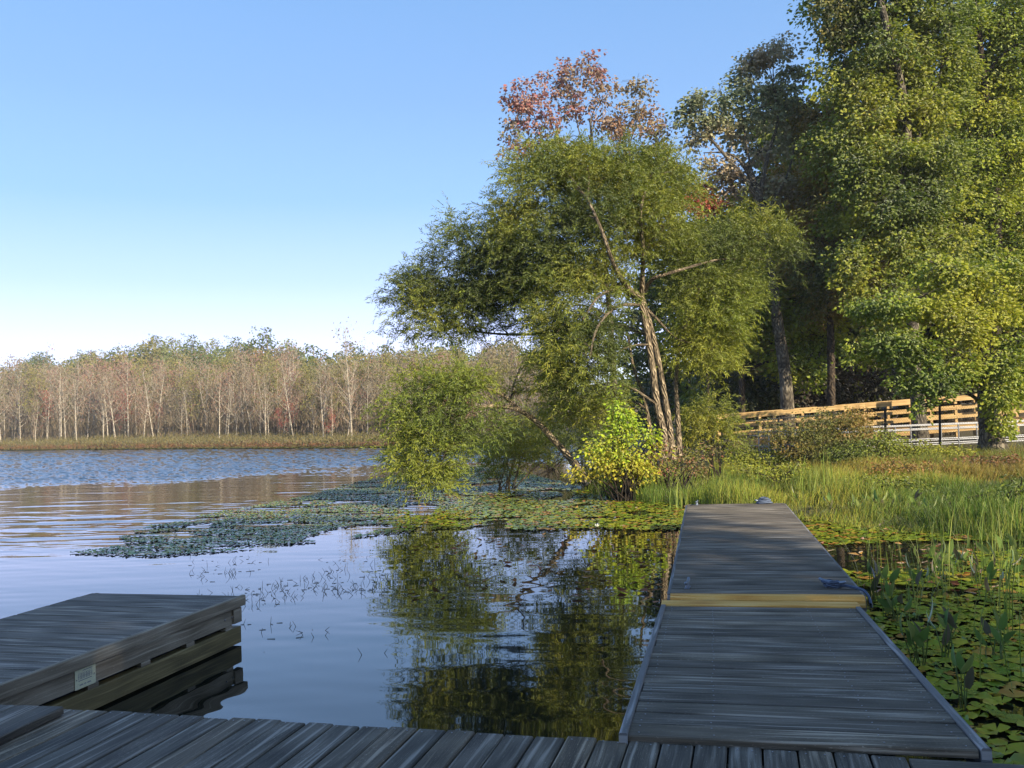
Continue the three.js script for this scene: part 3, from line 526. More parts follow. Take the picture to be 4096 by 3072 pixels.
bankTree('maple_tree', 'tall thin-crowned maple with red and dusty pink leaves behind the willow', 38, [1330, 960], [[[[1330, 965], [1325, 800], [1310, 600], [1290, 420], [1275, 260]], .17, .05]],
  [[[[1305, 560], [1230, 420], [1180, 320], [1150, 240]], .07, .02], [[[1300, 470], [1340, 360], [1370, 280], [1385, 200]], .06, .02], [[[1310, 520], [1380, 420], [1420, 340]], .05, .02], [[[1280, 380], [1250, 280], [1235, 190]], .04, .015]],
  [[1130, 205, 50, 39, 0, 1], [1120, 270, 45, 48, .5, .9], [1170, 250, 54, 48, -.3, .9], [1190, 180, 36, 34], [1232, 160, 36, 46, 0, 1.1], [1240, 230, 48, 46, .3, .8], [1280, 145, 32, 41, 0, 1.1], [1300, 215, 57, 59, 0, 1, PAL.mapleRust], [1330, 280, 60, 57, .4, .8, PAL.mapleRust], [1375, 185, 38, 27, 0, .9, PAL.mapleRust], [1385, 240, 40, 39, .3, .7, PAL.mapleRust], [1420, 300, 40, 46, 0, .9, PAL.mapleRust], [1395, 340, 48, 39, .4, 1, PAL.mapleRust], [1330, 345, 60, 29, .6, .9], [1150, 320, 60, 32, .6, .6], [1220, 310, 54, 39, .8, .5], [1100, 320, 26, 23, 0, .5]],
  PAL.maple, 3.4, { llen: .15, lwid: .12, per: 8, rad: .26, gapT: .02, gapF: 1.3, hollow: 1.7 }, 41, barkGrey, dryLeaf);
bankTree('oak_tree', 'grey-green spreading oak against the sky right of the red maple', 34, [1700, 880], [[[[1702, 885], [1695, 800], [1680, 700], [1668, 600], [1655, 500], [1640, 420], [1610, 355]], .26, .13]],
  [[[[1650, 470], [1620, 400], [1570, 340], [1530, 290], [1520, 250]], .11, .03], [[[1625, 390], [1590, 340], [1560, 330], [1520, 330]], .07, .02], [[[1640, 430], [1660, 330], [1680, 260], [1670, 180]], .10, .03], [[[1650, 470], [1700, 380], [1720, 300]], .07, .02], [[[1630, 400], [1610, 300], [1600, 220]], .06, .02]],
  [[1510, 240, 38, 38, 0, .9], [1560, 215, 48, 42, -.2], [1610, 180, 42, 45, 0, 1], [1650, 130, 42, 40, 0, 1], [1690, 95, 32, 30, .3, .8], [1490, 300, 30, 28, .2, .7], [1550, 290, 42, 30, .3, .6], [1600, 280, 42, 34, .4, .5], [1680, 200, 48, 45, .3, .8], [1720, 150, 38, 38, .4, .8], [1640, 330, 60, 30, .6, .5], [1710, 300, 45, 50, .6, .8], [1520, 350, 30, 24, .3, .6], [1590, 400, 60, 35, .5, .9], [1670, 420, 60, 45, .5, .9], [1740, 400, 40, 60, .6, .8], [1500, 220, 26, 26], [1540, 260, 50, 40, 0, .8], [1640, 240, 60, 50, .2, .7], [1700, 230, 50, 60, .3, .8], [1560, 370, 60, 40, .5, .7], [1480, 250, 24, 24, 0, .6], [1620, 130, 30, 30, 0, .8]],
  PAL.oak, 3.4, { llen: .16, lwid: .12, per: 9, rad: .3, gapT: -.1, gapF: 1.2, hollow: 1.7 }, 42, barkGrey, dryLeaf);
bankTree('maple_sapling', 'small scarlet-leaved maple glimpsed between the willow and the oak', 35, [1530, 900], [[[[1530, 900], [1525, 700], [1515, 480]], .07, .02]], [], [[1505, 420, 34, 26], [1530, 445, 34, 22], [1490, 450, 22, 18, 0, .7]], PAL.scarlet, 4.5, { llen: .13, lwid: .11, per: 13, rad: .28, gapT: -.15 }, 43, barkDark);
bankTree('mixed_tree', 'dark green bushy tree standing under the oak behind the railing', 35, [1600, 880], [[[[1600, 880], [1600, 750], [1590, 600], [1580, 480]], .14, .05]], [], [[1560, 490, 60, 50], [1620, 470, 60, 50], [1590, 580, 90, 60], [1640, 660, 80, 60], [1570, 690, 70, 60], [1690, 560, 60, 60], [1720, 650, 50, 60], [1500, 560, 50, 50, .5, .8], [1500, 640, 45, 55, .5, .8], ...fill(304, 1560, 1770, 560, 800, 12, 55, 45, -.6, 1)], PAL.bright, 2.6, { llen: .16, lwid: .13, per: 14, rad: .4, gapT: -.12 }, 44, barkDark);
bankTree('mixed_tree', 'olive and rust tinted tree in the middle of the right wood', 34, [1790, 880], [[[[1790, 885], [1795, 760], [1790, 600], [1785, 420], [1790, 250]], .18, .06]], [[[[1790, 520], [1750, 420], [1740, 320]], .06, .02]], [[1770, 260, 50, 50], [1800, 340, 60, 60], [1760, 420, 50, 60], [1820, 450, 60, 60], [1760, 520, 48, 55], ...fill(303, 1740, 1860, 230, 680, 14, 55, 50, -1, 2), [1800, 570, 60, 50], [1745, 610, 40, 40], [1790, 650, 60, 45], [1840, 560, 60, 50]], PAL.orangeGreen, 3.2, { llen: .14, lwid: .11, per: 14, rad: .36, gapT: -.15 }, 45, barkDark);
bankTree('tall_tree', 'tallest green and gold tree with a pale leaning upper trunk, above the railing', 31, [1985, 880], [[[[1984, 880], [1975, 760], [1966, 640], [1955, 520], [1945, 400], [1960, 290], [1945, 180, -.5], [1915, 60, -.8], [1890, -60, -.8], [1870, -180, -.8]], .24, .09]],
  [[[[1945, 400], [1990, 280], [2030, 160], [2060, 20]], .09, .03], [[[1955, 500], [1890, 400], [1840, 330]], .07, .02], [[[1950, 250], [1880, 180], [1820, 150]], .06, .02], [[[1960, 560], [2020, 470], [2080, 420]], .06, .02]],
  [[1810, 20, 55, 50, 0, .8, PAL.orangeGreen], [1800, 80, 42, 40, .3, .6, PAL.orangeGreen], [1870, 60, 70, 60], [1940, 10, 80, 60], [2020, 40, 80, 70], [1880, 150, 80, 50], [1960, 130, 80, 60], [2050, 130, 70, 60], [1830, 190, 55, 40], [1900, 250, 85, 50, -.5], [1990, 230, 80, 55, -.3], [1850, 300, 70, 45, -.5], [1940, 340, 80, 50, -.8], [2030, 330, 70, 60, -.3], [1860, 390, 60, 45, -.5], [1920, 450, 80, 50, -.8], [2000, 440, 75, 55, -.6], [1870, 480, 50, 40], [1950, 540, 80, 50, -.6], [2020, 560, 70, 50, -.4], [1880, -60, 100, 80], [2000, -80, 110, 90], [1830, -60, 70, 70], ...fill(301, 1790, 2060, 0, 640, 26, 62, 58, -1, 2.5)],
  PAL.green, 2.9, { llen: .14, lwid: .115, per: 15, rad: .36, gapT: -.12, gapF: 1.15, hollow: 1.8 }, 46, barkGrey);
bankTree('tall_tree', 'high yellow-green tree filling the upper corner of the wood', 33, [2160, 880], [[[[2160, 885], [2150, 700], [2155, 500], [2140, 300], [2120, 120], [2100, -60]], .22, .08]], [[[[2145, 380], [2090, 280], [2060, 200]], .07, .02], [[[2150, 420], [2200, 320], [2230, 220]], .07, .02]],
  [[2110, 40, 70, 60], [2190, 60, 70, 60], [2230, 150, 60, 70], [2150, 150, 70, 60], [2100, 230, 60, 55], [2190, 250, 70, 60], [2130, 330, 70, 60], [2220, 350, 60, 60], [2080, 420, 60, 50], [2160, 440, 70, 55], [2110, 530, 70, 50], [2200, 530, 60, 60], [2130, -70, 110, 80], [2250, -40, 90, 90], [2080, 620, 60, 50], [2170, 640, 70, 50], ...fill(302, 2050, 2280, 0, 680, 24, 62, 58, -1, 2.5)],
  PAL.bright, 2.6, { llen: .14, lwid: .115, per: 15, rad: .38, gapT: -.1, gapF: 1.15, hollow: 1.8 }, 47, barkDark);
bankTree('ivy_clad_tree', 'thick-trunked maple with leaves down its trunk in front of the metal gangway', 25.5, [2145, 985], [[[[2146, 985], [2138, 930], [2130, 860], [2126, 780], [2120, 680], [2116, 640]], .34, .12]],
  [[[[2126, 760], [2040, 690], [1960, 650], [1890, 640]], .07, .02], [[[2122, 700], [2180, 640], [2240, 610]], .07, .02], [[[2126, 800], [2070, 770], [2010, 760], [1960, 770]], .05, .015], [[[2118, 650], [2060, 590], [2000, 560]], .06, .02]],
  [[1870, 660, 55, 36, 0, .9], [1930, 650, 60, 40, -.4], [2000, 640, 60, 45, -.4], [2060, 690, 60, 40, -.6], [1860, 760, 40, 36, .3, .8], [1930, 740, 55, 34, -.3], [1990, 760, 60, 36, -.6], [2060, 770, 55, 36, -.7], [1965, 820, 42, 26, -.3, .8], [2030, 830, 50, 30, -.7], [2010, 875, 35, 22, -.7, .8], [2090, 720, 45, 45, -.8], [2150, 680, 60, 45, -.6], [2200, 740, 50, 45, -.6], [2170, 790, 50, 40, -.9], [2200, 830, 36, 40, -.8], [2160, 850, 28, 40, -.9], [2168, 905, 16, 36, -.7, .8], [2100, 600, 60, 50, -.3], [2180, 600, 60, 50, -.3], [2030, 590, 55, 40, 0, .8], [2080, 800, 30, 26, -.9, .8], [2230, 660, 50, 60]],
  PAL.bright, 4.2, { llen: .115, lwid: .095, per: 20, rad: .32, gapT: -.08, gapF: 1.1 }, 48, barkGrey);
// dark wood behind
const woodSpots = [[1480, 46], [1550, 44], [1630, 48], [1690, 43], [1760, 46], [1830, 42], [1890, 47], [1950, 43], [2020, 46], [2090, 42], [2160, 46], [2230, 42], [2300, 45], [1420, 52], [1720, 56], [1860, 58], [2010, 57], [2130, 58], [1580, 60], [2260, 56]];
{
  const r = rng(60), proto = [];
  for (let v = 0; v < 4; v++) {
    const g = new THREE.Group(); g.name = 'background_tree'; const tr = new GB(), cr = new GB(), H = 13, cl = [];
    const pts = [V(0, -.3, 0), V(.1, H * .3, .05), V(-.1 + r() * .3, H * .6, 0), V(r() * .5, H * .9, .2)]; tr.tube(pts, .20, .05, 9, .1);
    for (let k = 0; k < 13; k++) { const y = 1.6 + k / 13 * (H - 2.5), a = k * 2.4 + r(), rr = 1.1 + r() * 1.2; cl.push({ c: V(Math.cos(a) * rr, y, Math.sin(a) * rr), r: [1.3 + r() * .5, 1.0 + r() * .3, 1.3 + r() * .5], k: 1 }); }
    joinClumps(tr, [{ pts, r0: .2, r1: .05 }], cl, r, .05);
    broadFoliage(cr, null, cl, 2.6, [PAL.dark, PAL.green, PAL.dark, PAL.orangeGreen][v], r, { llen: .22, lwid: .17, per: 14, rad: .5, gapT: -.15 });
    g.add(Object.assign(new THREE.Mesh(tr.geo(), barkDark), { name: 'trunk' }), Object.assign(new THREE.Mesh(cr.geo(), broadLeaf), { name: 'crown' })); proto.push(g);
  }
  woodSpots.forEach(([u, d], i) => { const p = P(u, 880, d); p.y = land(p.x, p.z); const v = i % 4, c = copyOf(proto[v], p, r() * 6, .85 + r() * .3 + (u > 1740 ? .4 : u > 1650 ? .15 : 0)); tag(c, 'leafy tree deep in the shaded wood behind the boardwalk railing', 'tree', 'trees in the wood behind the railing'); });
  // wood behind the viewer on the right: it throws the shade over the docks
  [[14.3, 9.6], [12.2, 11.0], [9.4, 13.1], [6.5, 15.2], [3.5, 17.2], [18.4, 13.5], [15.2, 16], [11.6, 18.6], [7.6, 21], [0, 19.5]].forEach(([x, z], i) => { const c = copyOf(proto[(i + 1) % 4], V(x, land(x, z), z), r() * 6, 1.45 + r() * .15); tag(c, 'leafy tree on the shore behind the viewer, shading the docks', 'tree', 'trees on the shore behind the docks'); });
}
// understorey bushes and vines round the fence
[['vine_bush', 'brown-green vine tangle over the black chain-link fence', 25.2, [1740, 1000], [[1730, 930, 45, 45, 0, .8], [1780, 920, 50, 40, 0, .8], [1830, 930, 45, 45], [1800, 965, 60, 30], [1850, 900, 30, 30, 0, .7], [1700, 960, 35, 30, 0, .7], [1760, 970, 60, 30], [1890, 940, 34, 40, 0, .7], [1660, 930, 34, 34, 0, .5]], PAL.orangeGreen, 15, 71],
 ['leafy_shrub', 'dark green shrub at the foot of the fence, left of the thick trunk', 24.2, [1900, 1010], [[1880, 970, 50, 32], [1950, 985, 55, 26], [2020, 985, 55, 26], [1830, 985, 45, 26], [2080, 985, 40, 22], [1920, 960, 40, 34], [1985, 975, 45, 30], [1850, 1000, 50, 22]], PAL.green, 15, 72],
 ['leafy_shrub', 'green weeds massed below the boardwalk end beside the willow bush', 25.6, [1640, 1000], [[1610, 980, 45, 30], [1660, 985, 45, 26], [1690, 975, 30, 24]], PAL.green, 14, 73],
 ['rust_bush', 'rust-brown twiggy bush at the foot of the thick trunk', 21.5, [2160, 1040], [[2110, 1010, 45, 24], [2170, 1005, 50, 28], [2230, 1010, 45, 34], [2190, 1045, 60, 26], [2130, 1035, 40, 20]], PAL.rust, 14, 74],
 ['rust_bush', 'low olive bush at the back of the marsh grass beside the thick trunk', 20.5, [1990, 1030], [[1930, 1010, 50, 20], [2000, 1012, 60, 22], [2060, 1020, 55, 22]], PAL.orangeGreen, 9, 78],
 ['marsh_weed', 'leafy green weed clump in the marsh grass behind the dock end', 20.2, [1690, 1045], [[1660, 1020, 45, 22], [1710, 1015, 40, 20], [1610, 1018, 40, 20]], PAL.green, 11, 79],
 ['marsh_weed', 'leafy weed clump in the marsh grass to the side of the tall pale reeds', 17.8, [1880, 1060], [[1850, 1045, 45, 20], [1910, 1040, 50, 20], [1960, 1050, 45, 18]], PAL.green, 10, 80],
 ['marsh_weed', 'leafy weed clump at the frame edge of the marsh grass', 15.5, [2160, 1090], [[2110, 1070, 45, 24], [2170, 1075, 50, 26], [2215, 1060, 40, 30]], PAL.green, 10, 81],
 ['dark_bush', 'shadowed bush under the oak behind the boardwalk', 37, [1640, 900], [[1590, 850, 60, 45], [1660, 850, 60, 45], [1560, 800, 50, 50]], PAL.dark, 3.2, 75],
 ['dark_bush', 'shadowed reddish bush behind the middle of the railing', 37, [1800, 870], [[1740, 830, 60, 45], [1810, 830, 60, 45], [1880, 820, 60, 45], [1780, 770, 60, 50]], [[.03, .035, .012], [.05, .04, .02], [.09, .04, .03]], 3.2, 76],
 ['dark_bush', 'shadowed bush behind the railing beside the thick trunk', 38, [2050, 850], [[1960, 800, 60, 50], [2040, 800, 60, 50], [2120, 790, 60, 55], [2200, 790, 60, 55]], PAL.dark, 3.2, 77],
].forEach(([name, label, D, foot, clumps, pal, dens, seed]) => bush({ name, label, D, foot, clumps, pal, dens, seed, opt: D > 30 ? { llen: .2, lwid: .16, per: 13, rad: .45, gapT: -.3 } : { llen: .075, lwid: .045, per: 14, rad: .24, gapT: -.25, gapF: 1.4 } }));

// ---------------------------------------------------------------- boardwalk, gangway, chain-link fence
function boxBetween(a, b, h, t) { const l = a.distanceTo(b), g = boxGeo(l, h, t); const m = new THREE.Matrix4(), x = b.clone().sub(a).normalize(), z = V(0, 0, 1).sub(x.clone().multiplyScalar(x.z)).normalize(), y = z.clone().cross(x); m.makeBasis(x, y, z).setPosition(a.clone().add(b).multiplyScalar(.5)); return g.applyMatrix4(m); }
function pipeBetween(a, b, r, s = 8) { return new THREE.TubeGeometry(new THREE.LineCurve3(a, b), 1, r, s); }
{
  const D = 32, at = (u, v) => P(u, v, D), A = at(1575, 896.5), B = at(2260, 841), base = at(1590, 970); base.y = land(base.x, base.z);
  const t = thing('boardwalk', 'new yellow timber boardwalk with post and rail sides rising along the wood', 'boardwalk', base);
  const rel = (p) => p.clone().sub(base), n = 7, top = (s) => A.clone().lerp(B, s);
  const back = V(0, 0, -1.9);
  for (const off of [V(0, 0, 0), back]) for (let k = 0; k <= n; k++) { const p = rel(top(k / n)).add(off); const m = part('post', boxGeo(.09, 1.5, .09), k % 2 ? lumberMat : lumberMat2, t); m.position.copy(p).add(V(0, -.80, -.07)); }
  for (const off of [V(0, 0, 0), back]) for (let k = 0; k < n; k++) {
    const a = rel(top(k / n)).add(off), b = rel(top((k + 1) / n)).add(off), e = b.clone().sub(a).normalize().multiplyScalar(.004), low = (y, z) => [a.clone().add(e).add(V(0, y, z)), b.clone().sub(e).add(V(0, y, z))];
    const uvfix = (g) => { const u = g.attributes.uv, s = k * .31; for (let i = 0; i < u.count; i++) u.setXY(i, u.getX(i) * .8 + s, u.getY(i) * .12 + s * 2.3); return g; };
    part('cap_board', uvfix(boxBetween(...low(0, -.06), .04, .19)), lumberMat, t);
    part('rail', uvfix(boxBetween(...low(-.09, 0), .13, .038)), lumberMat, t);
    part('rail', uvfix(boxBetween(...low(-.41, 0), .105, .038)), k % 2 ? lumberMat : lumberMat2, t);
    part('rail', uvfix(boxBetween(...low(-.72, 0), .105, .038)), lumberMat, t);
    part('fascia_board', uvfix(boxBetween(...low(-1.12, 0), .26, .04)), lumberMat2, t);
  }
  for (let k = 0; k < 46; k++) { const s = (k + .5) / 46, p = rel(top(s)); const m = part('deck_board', boxGeo(.22, .035, 1.78), lumberMat2, t); m.position.copy(p).add(V(0, -1.0, -.98)); }
}
{
  const D = 29.5, at = (u, v) => P(u, v, D), base = at(1900, 1000); base.y = land(base.x, base.z);
  const t = thing('metal_gangway', 'grey metal gangway with pipe rails and truss side below the boardwalk', 'gangway', base), rel = (p) => p.clone().sub(base);
  const line = (u0, v0, u1, v1) => [rel(at(u0, v0)), rel(at(u1, v1))];
  for (const z of [0, -1.2]) {
    const sh = ([a, b]) => [a.clone().add(V(0, 0, z)), b.clone().add(V(0, 0, z))];
    for (const [v0, v1] of [[934, 908], [943, 917], [966, 941], [976, 950]]) part('rail', pipeBetween(...sh(line(1640, v0, 2260, v1)), .022), galvMat, t);
    for (const u of [1660, 1760, 1860, 1967, 2070, 2150, 2165, 2240]) { const s = (u - 1640) / 620; part('post', pipeBetween(...sh(line(u, lerp(934, 908, s), u + 4, lerp(1040, 1014, s))), .025), galvMat, t); }
    part('side_channel', boxBetween(...sh(line(1640, 996, 2260, 972)), .13, .05), alumMat, t);
    part('lower_chord', boxBetween(...sh(line(1640, 1034, 2260, 1008)), .07, .05), alumMat, t);
    for (let k = 0; k < 14; k++) { const u = 1650 + k * 43, s = (u - 1640) / 620; part('brace', pipeBetween(...sh(k % 2 ? line(u, lerp(996, 972, s), u + 40, lerp(1032, 1006, s)) : line(u, lerp(1034, 1008, s), u + 40, lerp(994, 970, s))), .018, 6), alumMat, t); }
  }
  const a = rel(at(1640, 990)), b = rel(at(2260, 966)); part('deck_plate', boxBetween(a.clone().add(V(0, 0, -.6)), b.clone().add(V(0, 0, -.6)), .04, 1.14), alumMat, t);
}
{
  const us = [[1560, 915, 1022], [1682, 904, 1020], [1800, 894, 1020], [1912, 885, 1016], [2030, 876, 1012], [2150, 868, 1008], [2262, 860, 1004]], D = 26.4;
  const base = P(1682, 1020, D); base.y = land(base.x, base.z);
  const t = thing('chain_link_fence', 'black chain-link fence with pipe posts in front of the gangway', 'fence', base), rel = (p) => p.clone().sub(base);
  const tops = us.map(([u, v]) => rel(P(u, v, D))), feet = us.map(([u, , v]) => rel(P(u, v, D)));
  us.forEach((_, k) => part('post', pipeBetween(feet[k].clone().add(V(0, -.3, 0)), tops[k].clone().add(V(0, .05, 0)), .034, 10), blackMetal, t));
  for (let k = 0; k < us.length - 1; k++) part('top_rail', pipeBetween(tops[k], tops[k + 1], .021, 8), blackMetal, t);
  for (let k = 0; k < us.length - 1; k++) { // woven wire, two sets of diagonals per bay
    const g = new GB(), w = tops[k].distanceTo(tops[k + 1]), pitch = .075, h = 1.5, R = .0022, at = (x, y) => { const s = x / w, a = feet[k].clone().lerp(feet[k + 1], s), b = tops[k].clone().lerp(tops[k + 1], s); return a.lerp(b, y / h); };
    for (const sgn of [1, -1]) for (let x = -h; x < w + h; x += pitch) {
      let x0 = x, x1 = x + sgn * h, y0 = 0, y1 = h; if (x0 < 0) { y0 = sgn > 0 ? -x0 : 9; x0 = 0; } if (x0 > w) { y0 = sgn < 0 ? x0 - w : 9; x0 = w; } if (x1 > w) { y1 = h - (x1 - w); x1 = w; } if (x1 < 0) { y1 = h + x1; x1 = 0; }
      if (y0 >= y1) continue; const a = at(x0, y0), b = at(x1, y1);
      for (const [dx, dz] of [[R, R], [-R, R]]) { const i = g.v(a.x - dx, a.y, a.z - dz, 0, 0, 1), j = g.v(a.x + dx, a.y, a.z + dz, 0, 0, 1), m = g.v(b.x + dx, b.y, b.z + dz, 0, 0, 1), n = g.v(b.x - dx, b.y, b.z - dz, 0, 0, 1); g.i.push(i, j, m, i, m, n); }
    }
    part('mesh_panel', g.geo(), std({ color: tint(.02, .02, .02), roughness: .5, side: THREE.DoubleSide }), t);
  }
}

// ---------------------------------------------------------------- grass, reeds and water plants
function bladeTuft(r, n, h, spread, wid, lean = .5, col = null) {
  const g = new GB();
  for (let k = 0; k < n; k++) {
    const a = r() * 6.283, x = (r() - .5) * spread, z = (r() - .5) * spread, hh = h * (.55 + r() * .6), l = lean * hh * (.2 + r()), dx = Math.cos(a), dz = Math.sin(a), sx = -dz * wid / 2, sz = dx * wid / 2, c = col ? col(r) : [1, 1, 1].map(() => .8 + r() * .4);
    const q = (t, w) => { const o = l * t * t, y = hh * (t - .25 * lean * t * t * t); return [g.v(x + dx * o - sx * w, y, z + dz * o - sz * w, dx * .9, .45, dz * .9, ...c), g.v(x + dx * o + sx * w, y, z + dz * o + sz * w, dx * .9, .45, dz * .9, ...c)]; };
    const A = q(0, 1), B = q(.45, .9), C = q(.8, .55), D = g.v(x + dx * l, hh * (1 - .25 * lean), z + dz * l, dx * .9, .45, dz * .9, ...c);
    g.i.push(A[0], A[1], B[1], A[0], B[1], B[0], B[0], B[1], C[1], B[0], C[1], C[0], C[0], C[1], D);
  }
  return g.geo();
}
{
  const r = rng(81), list = [[], [], []];
  for (let k = 0; k < 16000; k++) {
    const z = -10.5 - r() * 18, x = 2 + r() * 20, d = shore(x, z);
    if (d < -.35 + .35 * N3(x * .8, 0, z * .8) || d > 14 || (z < -25.5 && r() < .8) || x > -z * .66 + 1) continue;
    list[Math.floor(r() * 3)].push([x, Math.max(-.05, land(x, z)), z, d]);
  }
  list.forEach((pts, v) => {
    const m = new THREE.InstancedMesh(bladeTuft(rng(82 + v), 18, .36, .32, .010, .7), grassLeaf, pts.length); m.name = numbered('marsh_grass'); m.castShadow = m.receiveShadow = true;
    const M = new THREE.Matrix4(), q = new THREE.Quaternion(), c = new THREE.Color();
    pts.forEach(([x, y, z, d], i) => {
      const n = N3(x * .3, 4, z * .3), h = clamp(.62 + 1.5 * N3(x * .7, 2, z * .7) + r() * .6, .2, 2) * lerp(1.1, .8, sstep(d, 0, 6)), rusty = sstep(d + n * 4 + (x - 9) * .5, 5.5, 9.5) * .7;
      M.compose(V(x, y - .02, z), q.setFromAxisAngle(V(0, 1, 0), r() * 6.28), V(1, h, 1)); m.setMatrixAt(i, M);
      const t = clamp(.45 + n * 1.7 + (r() - .5) * .7, 0, 1), a = mixc([.13, .21, .02], [.38, .39, .05], t), b = mixc([.22, .24, .035], [.27, .18, .04], t), k2 = mixc(a, b, rusty); m.setColorAt(i, c.setRGB(...k2));
    });
    scene.add(tag(m, ['lush green marsh grass between the floating dock and the fence', 'finer marsh grass mixed through the green bank', 'paler marsh grass mixed through the green bank'][v], 'grass', null, 'stuff'));
  });
}
// reed clumps standing in the water
const reedCol = (r) => pickCol([[.12, .20, .025], [.20, .29, .04], [.30, .32, .06]], r(), r);
const reedGeos = [0, 1, 2].map((k) => bladeTuft(rng(90 + k), 22, .85, .34, .013, .28, reedCol));
const thinGeos = [0, 1, 2].map((k) => bladeTuft(rng(94 + k), 7, .75, .45, .009, .35, reedCol));
const rr = rng(99);
[[1290, 1075, .9, 'reed clump at the foot of the yellow-green shrub'], [1320, 1078, .8, 'reed clump in the pads beside the yellow-green shrub'], [1405, 1078, 1, 'tall reed clump in front of the red-leaved shrub'], [1462, 1098, .8, 'thin reed clump at the far left corner of the floating dock'], [1560, 1082, 1, 'reed clump just behind the far end of the floating dock'], [1640, 1078, 1, 'second reed clump behind the far end of the floating dock'], [1755, 1088, 1.3, 'tall pale reed clump right of the floating dock end'], [1790, 1085, 1.35, 'tallest yellow-green reed clump at the grass edge'], [1720, 1085, 1, 'reed clump by the rope heap on the dock end']].forEach(([u, v, s, label], i) => {
  const p = G(u, v, 0), t = thing('reed_clump', label, 'reeds', p); const m = part('blade', reedGeos[i % 3], grassLeaf, t); m.scale.set(1, s, 1); m.rotation.y = rr() * 6; });
[[1880, 1275], [1935, 1262], [1945, 1330], [1962, 1345], [2010, 1275], [2040, 1180], [2075, 1200], [2110, 1215], [2140, 1200], [2175, 1210], [2200, 1190], [2150, 1265], [2195, 1280], [2080, 1270], [2205, 1330], [2195, 1480], [2130, 1380], [1905, 1225], [1990, 1230], [2060, 1330], [2120, 1160], [2180, 1150], [2204, 1235], [2215, 1380]].forEach(([u, v], i) => {
  const p = G(u, v, 0), shade = v > 1330; const t = thing('reed_tuft', shade ? 'thin dark reeds among shaded lily pads beside the ramp' : 'thin green reeds among sunlit lily pads beside the floating dock', 'reeds', p, shade ? 'reeds in the shaded pads' : 'reeds in the sunlit pads'); const m = part('blade', thinGeos[i % 3], grassLeaf, t); m.rotation.y = rr() * 6; m.scale.setScalar(.8 + rr() * .4); });
// pickerelweed: upright stalks with heart-shaped blades
function padLeafGeo(len, w, c) {
  const g = new GB(), n = 9, mid = [], lo = [], hi = [];
  for (let k = 0; k <= n; k++) { const t = k / n, ww = w / 2 * Math.pow(Math.sin(Math.PI * Math.min(1, .12 + t * .88)), .8) * (1 - .25 * t), y = t * len, z = .12 * len * Math.sin(t * 2.2); mid.push(g.v(0, y, z, 0, .2, 1, ...c)); lo.push(g.v(-ww, y - .12 * w * (1 - t), z + ww * .35, .3, .2, .9, ...c)); hi.push(g.v(ww, y - .12 * w * (1 - t), z + ww * .35, -.3, .2, .9, ...c)); }
  for (let k = 0; k < n; k++) g.i.push(mid[k], mid[k + 1], lo[k], lo[k], mid[k + 1], lo[k + 1], mid[k], hi[k], mid[k + 1], hi[k], hi[k + 1], mid[k + 1]);
  return g.geo();
}
{
  const leaves = [[.11, .19, .035], [.15, .24, .04], [.20, .25, .05], [.13, .11, .06]].map((c, i) => padLeafGeo(.21 + i * .01, .10, c)), stem = new GB().tube([V(0, 0, 0), V(.01, .5, .01), V(0, 1, 0)], .008, .005, 5).geo(), stalk = std({ color: tint(.10, .14, .03), roughness: .6 });
  const protos = [0, 1, 2, 3].map((v) => { const r = rng(110 + v), g = new THREE.Group(); g.name = 'pickerelweed'; const n = 5 + Math.floor(r() * 4);
    for (let k = 0; k < n; k++) { const a = r() * 6.28, h = .18 + r() * .30, lean = .1 + r() * .35; const s = new THREE.Mesh(stem, stalk); s.name = 'stalk'; s.scale.set(1, h, 1); s.rotation.set(lean * Math.cos(a), 0, -lean * Math.sin(a)); s.position.set((r() - .5) * .2, -.02, (r() - .5) * .2);
      const tip = V(0, h, 0).applyEuler(s.rotation).add(s.position), m = new THREE.Mesh(leaves[Math.floor(r() * 4)], broadLeaf); m.name = 'leaf'; m.position.copy(tip); m.rotation.set(lean * 2.2 * Math.cos(a) + (r() - .5) * .4, r() * 6.28, -lean * 2.2 * Math.sin(a) + (r() - .5) * .5, 'YXZ'); g.add(s, m); s.castShadow = m.castShadow = true; }
    return g; });
  const sets = [['broad-leaved water plant in the sunlit row along the grass edge', 'water plants along the grass edge', [[1800, 1108], [1840, 1112], [1862, 1118], [1885, 1106], [1905, 1120], [1930, 1112], [1955, 1122], [1985, 1115], [2010, 1128], [2040, 1120], [2075, 1135], [2105, 1125], [2140, 1140], [2175, 1130], [1725, 1098], [2200, 1150]]],
    ['broad-leaved water plant standing among lily pads beside the floating dock', 'water plants among the pads', [[2010, 1262], [2045, 1250], [2075, 1240], [2110, 1262], [2160, 1248], [2185, 1262], [1985, 1290], [1905, 1300], [2130, 1300]]],
    ['broad-leaved water plant dark in the shade beside the ramp', 'water plants in the shade', [[1940, 1345], [1985, 1440], [2045, 1420], [2090, 1530], [2150, 1425]]]];
  const r = rng(120); let i = 0; const shadeNames = ['dim broad-leaved water plant close to the ramp kerb just past the yellow strip', 'dim broad-leaved water plant close to the ramp kerb, halfway along it', 'dim broad-leaved water plant a step out from the ramp in the shaded pads', 'dim broad-leaved water plant nearest the viewer beside the ramp', 'dim broad-leaved water plant farthest out in the shaded pads'];
  sets.forEach(([label, group, spots], k) => spots.forEach(([u, v], n) => { const p = G(u, v, 0); tag(copyOf(protos[i++ % 4], p, r() * 6.28, .62 + r() * .2), k === 2 ? shadeNames[n] : label, 'water plant', group); }));
}
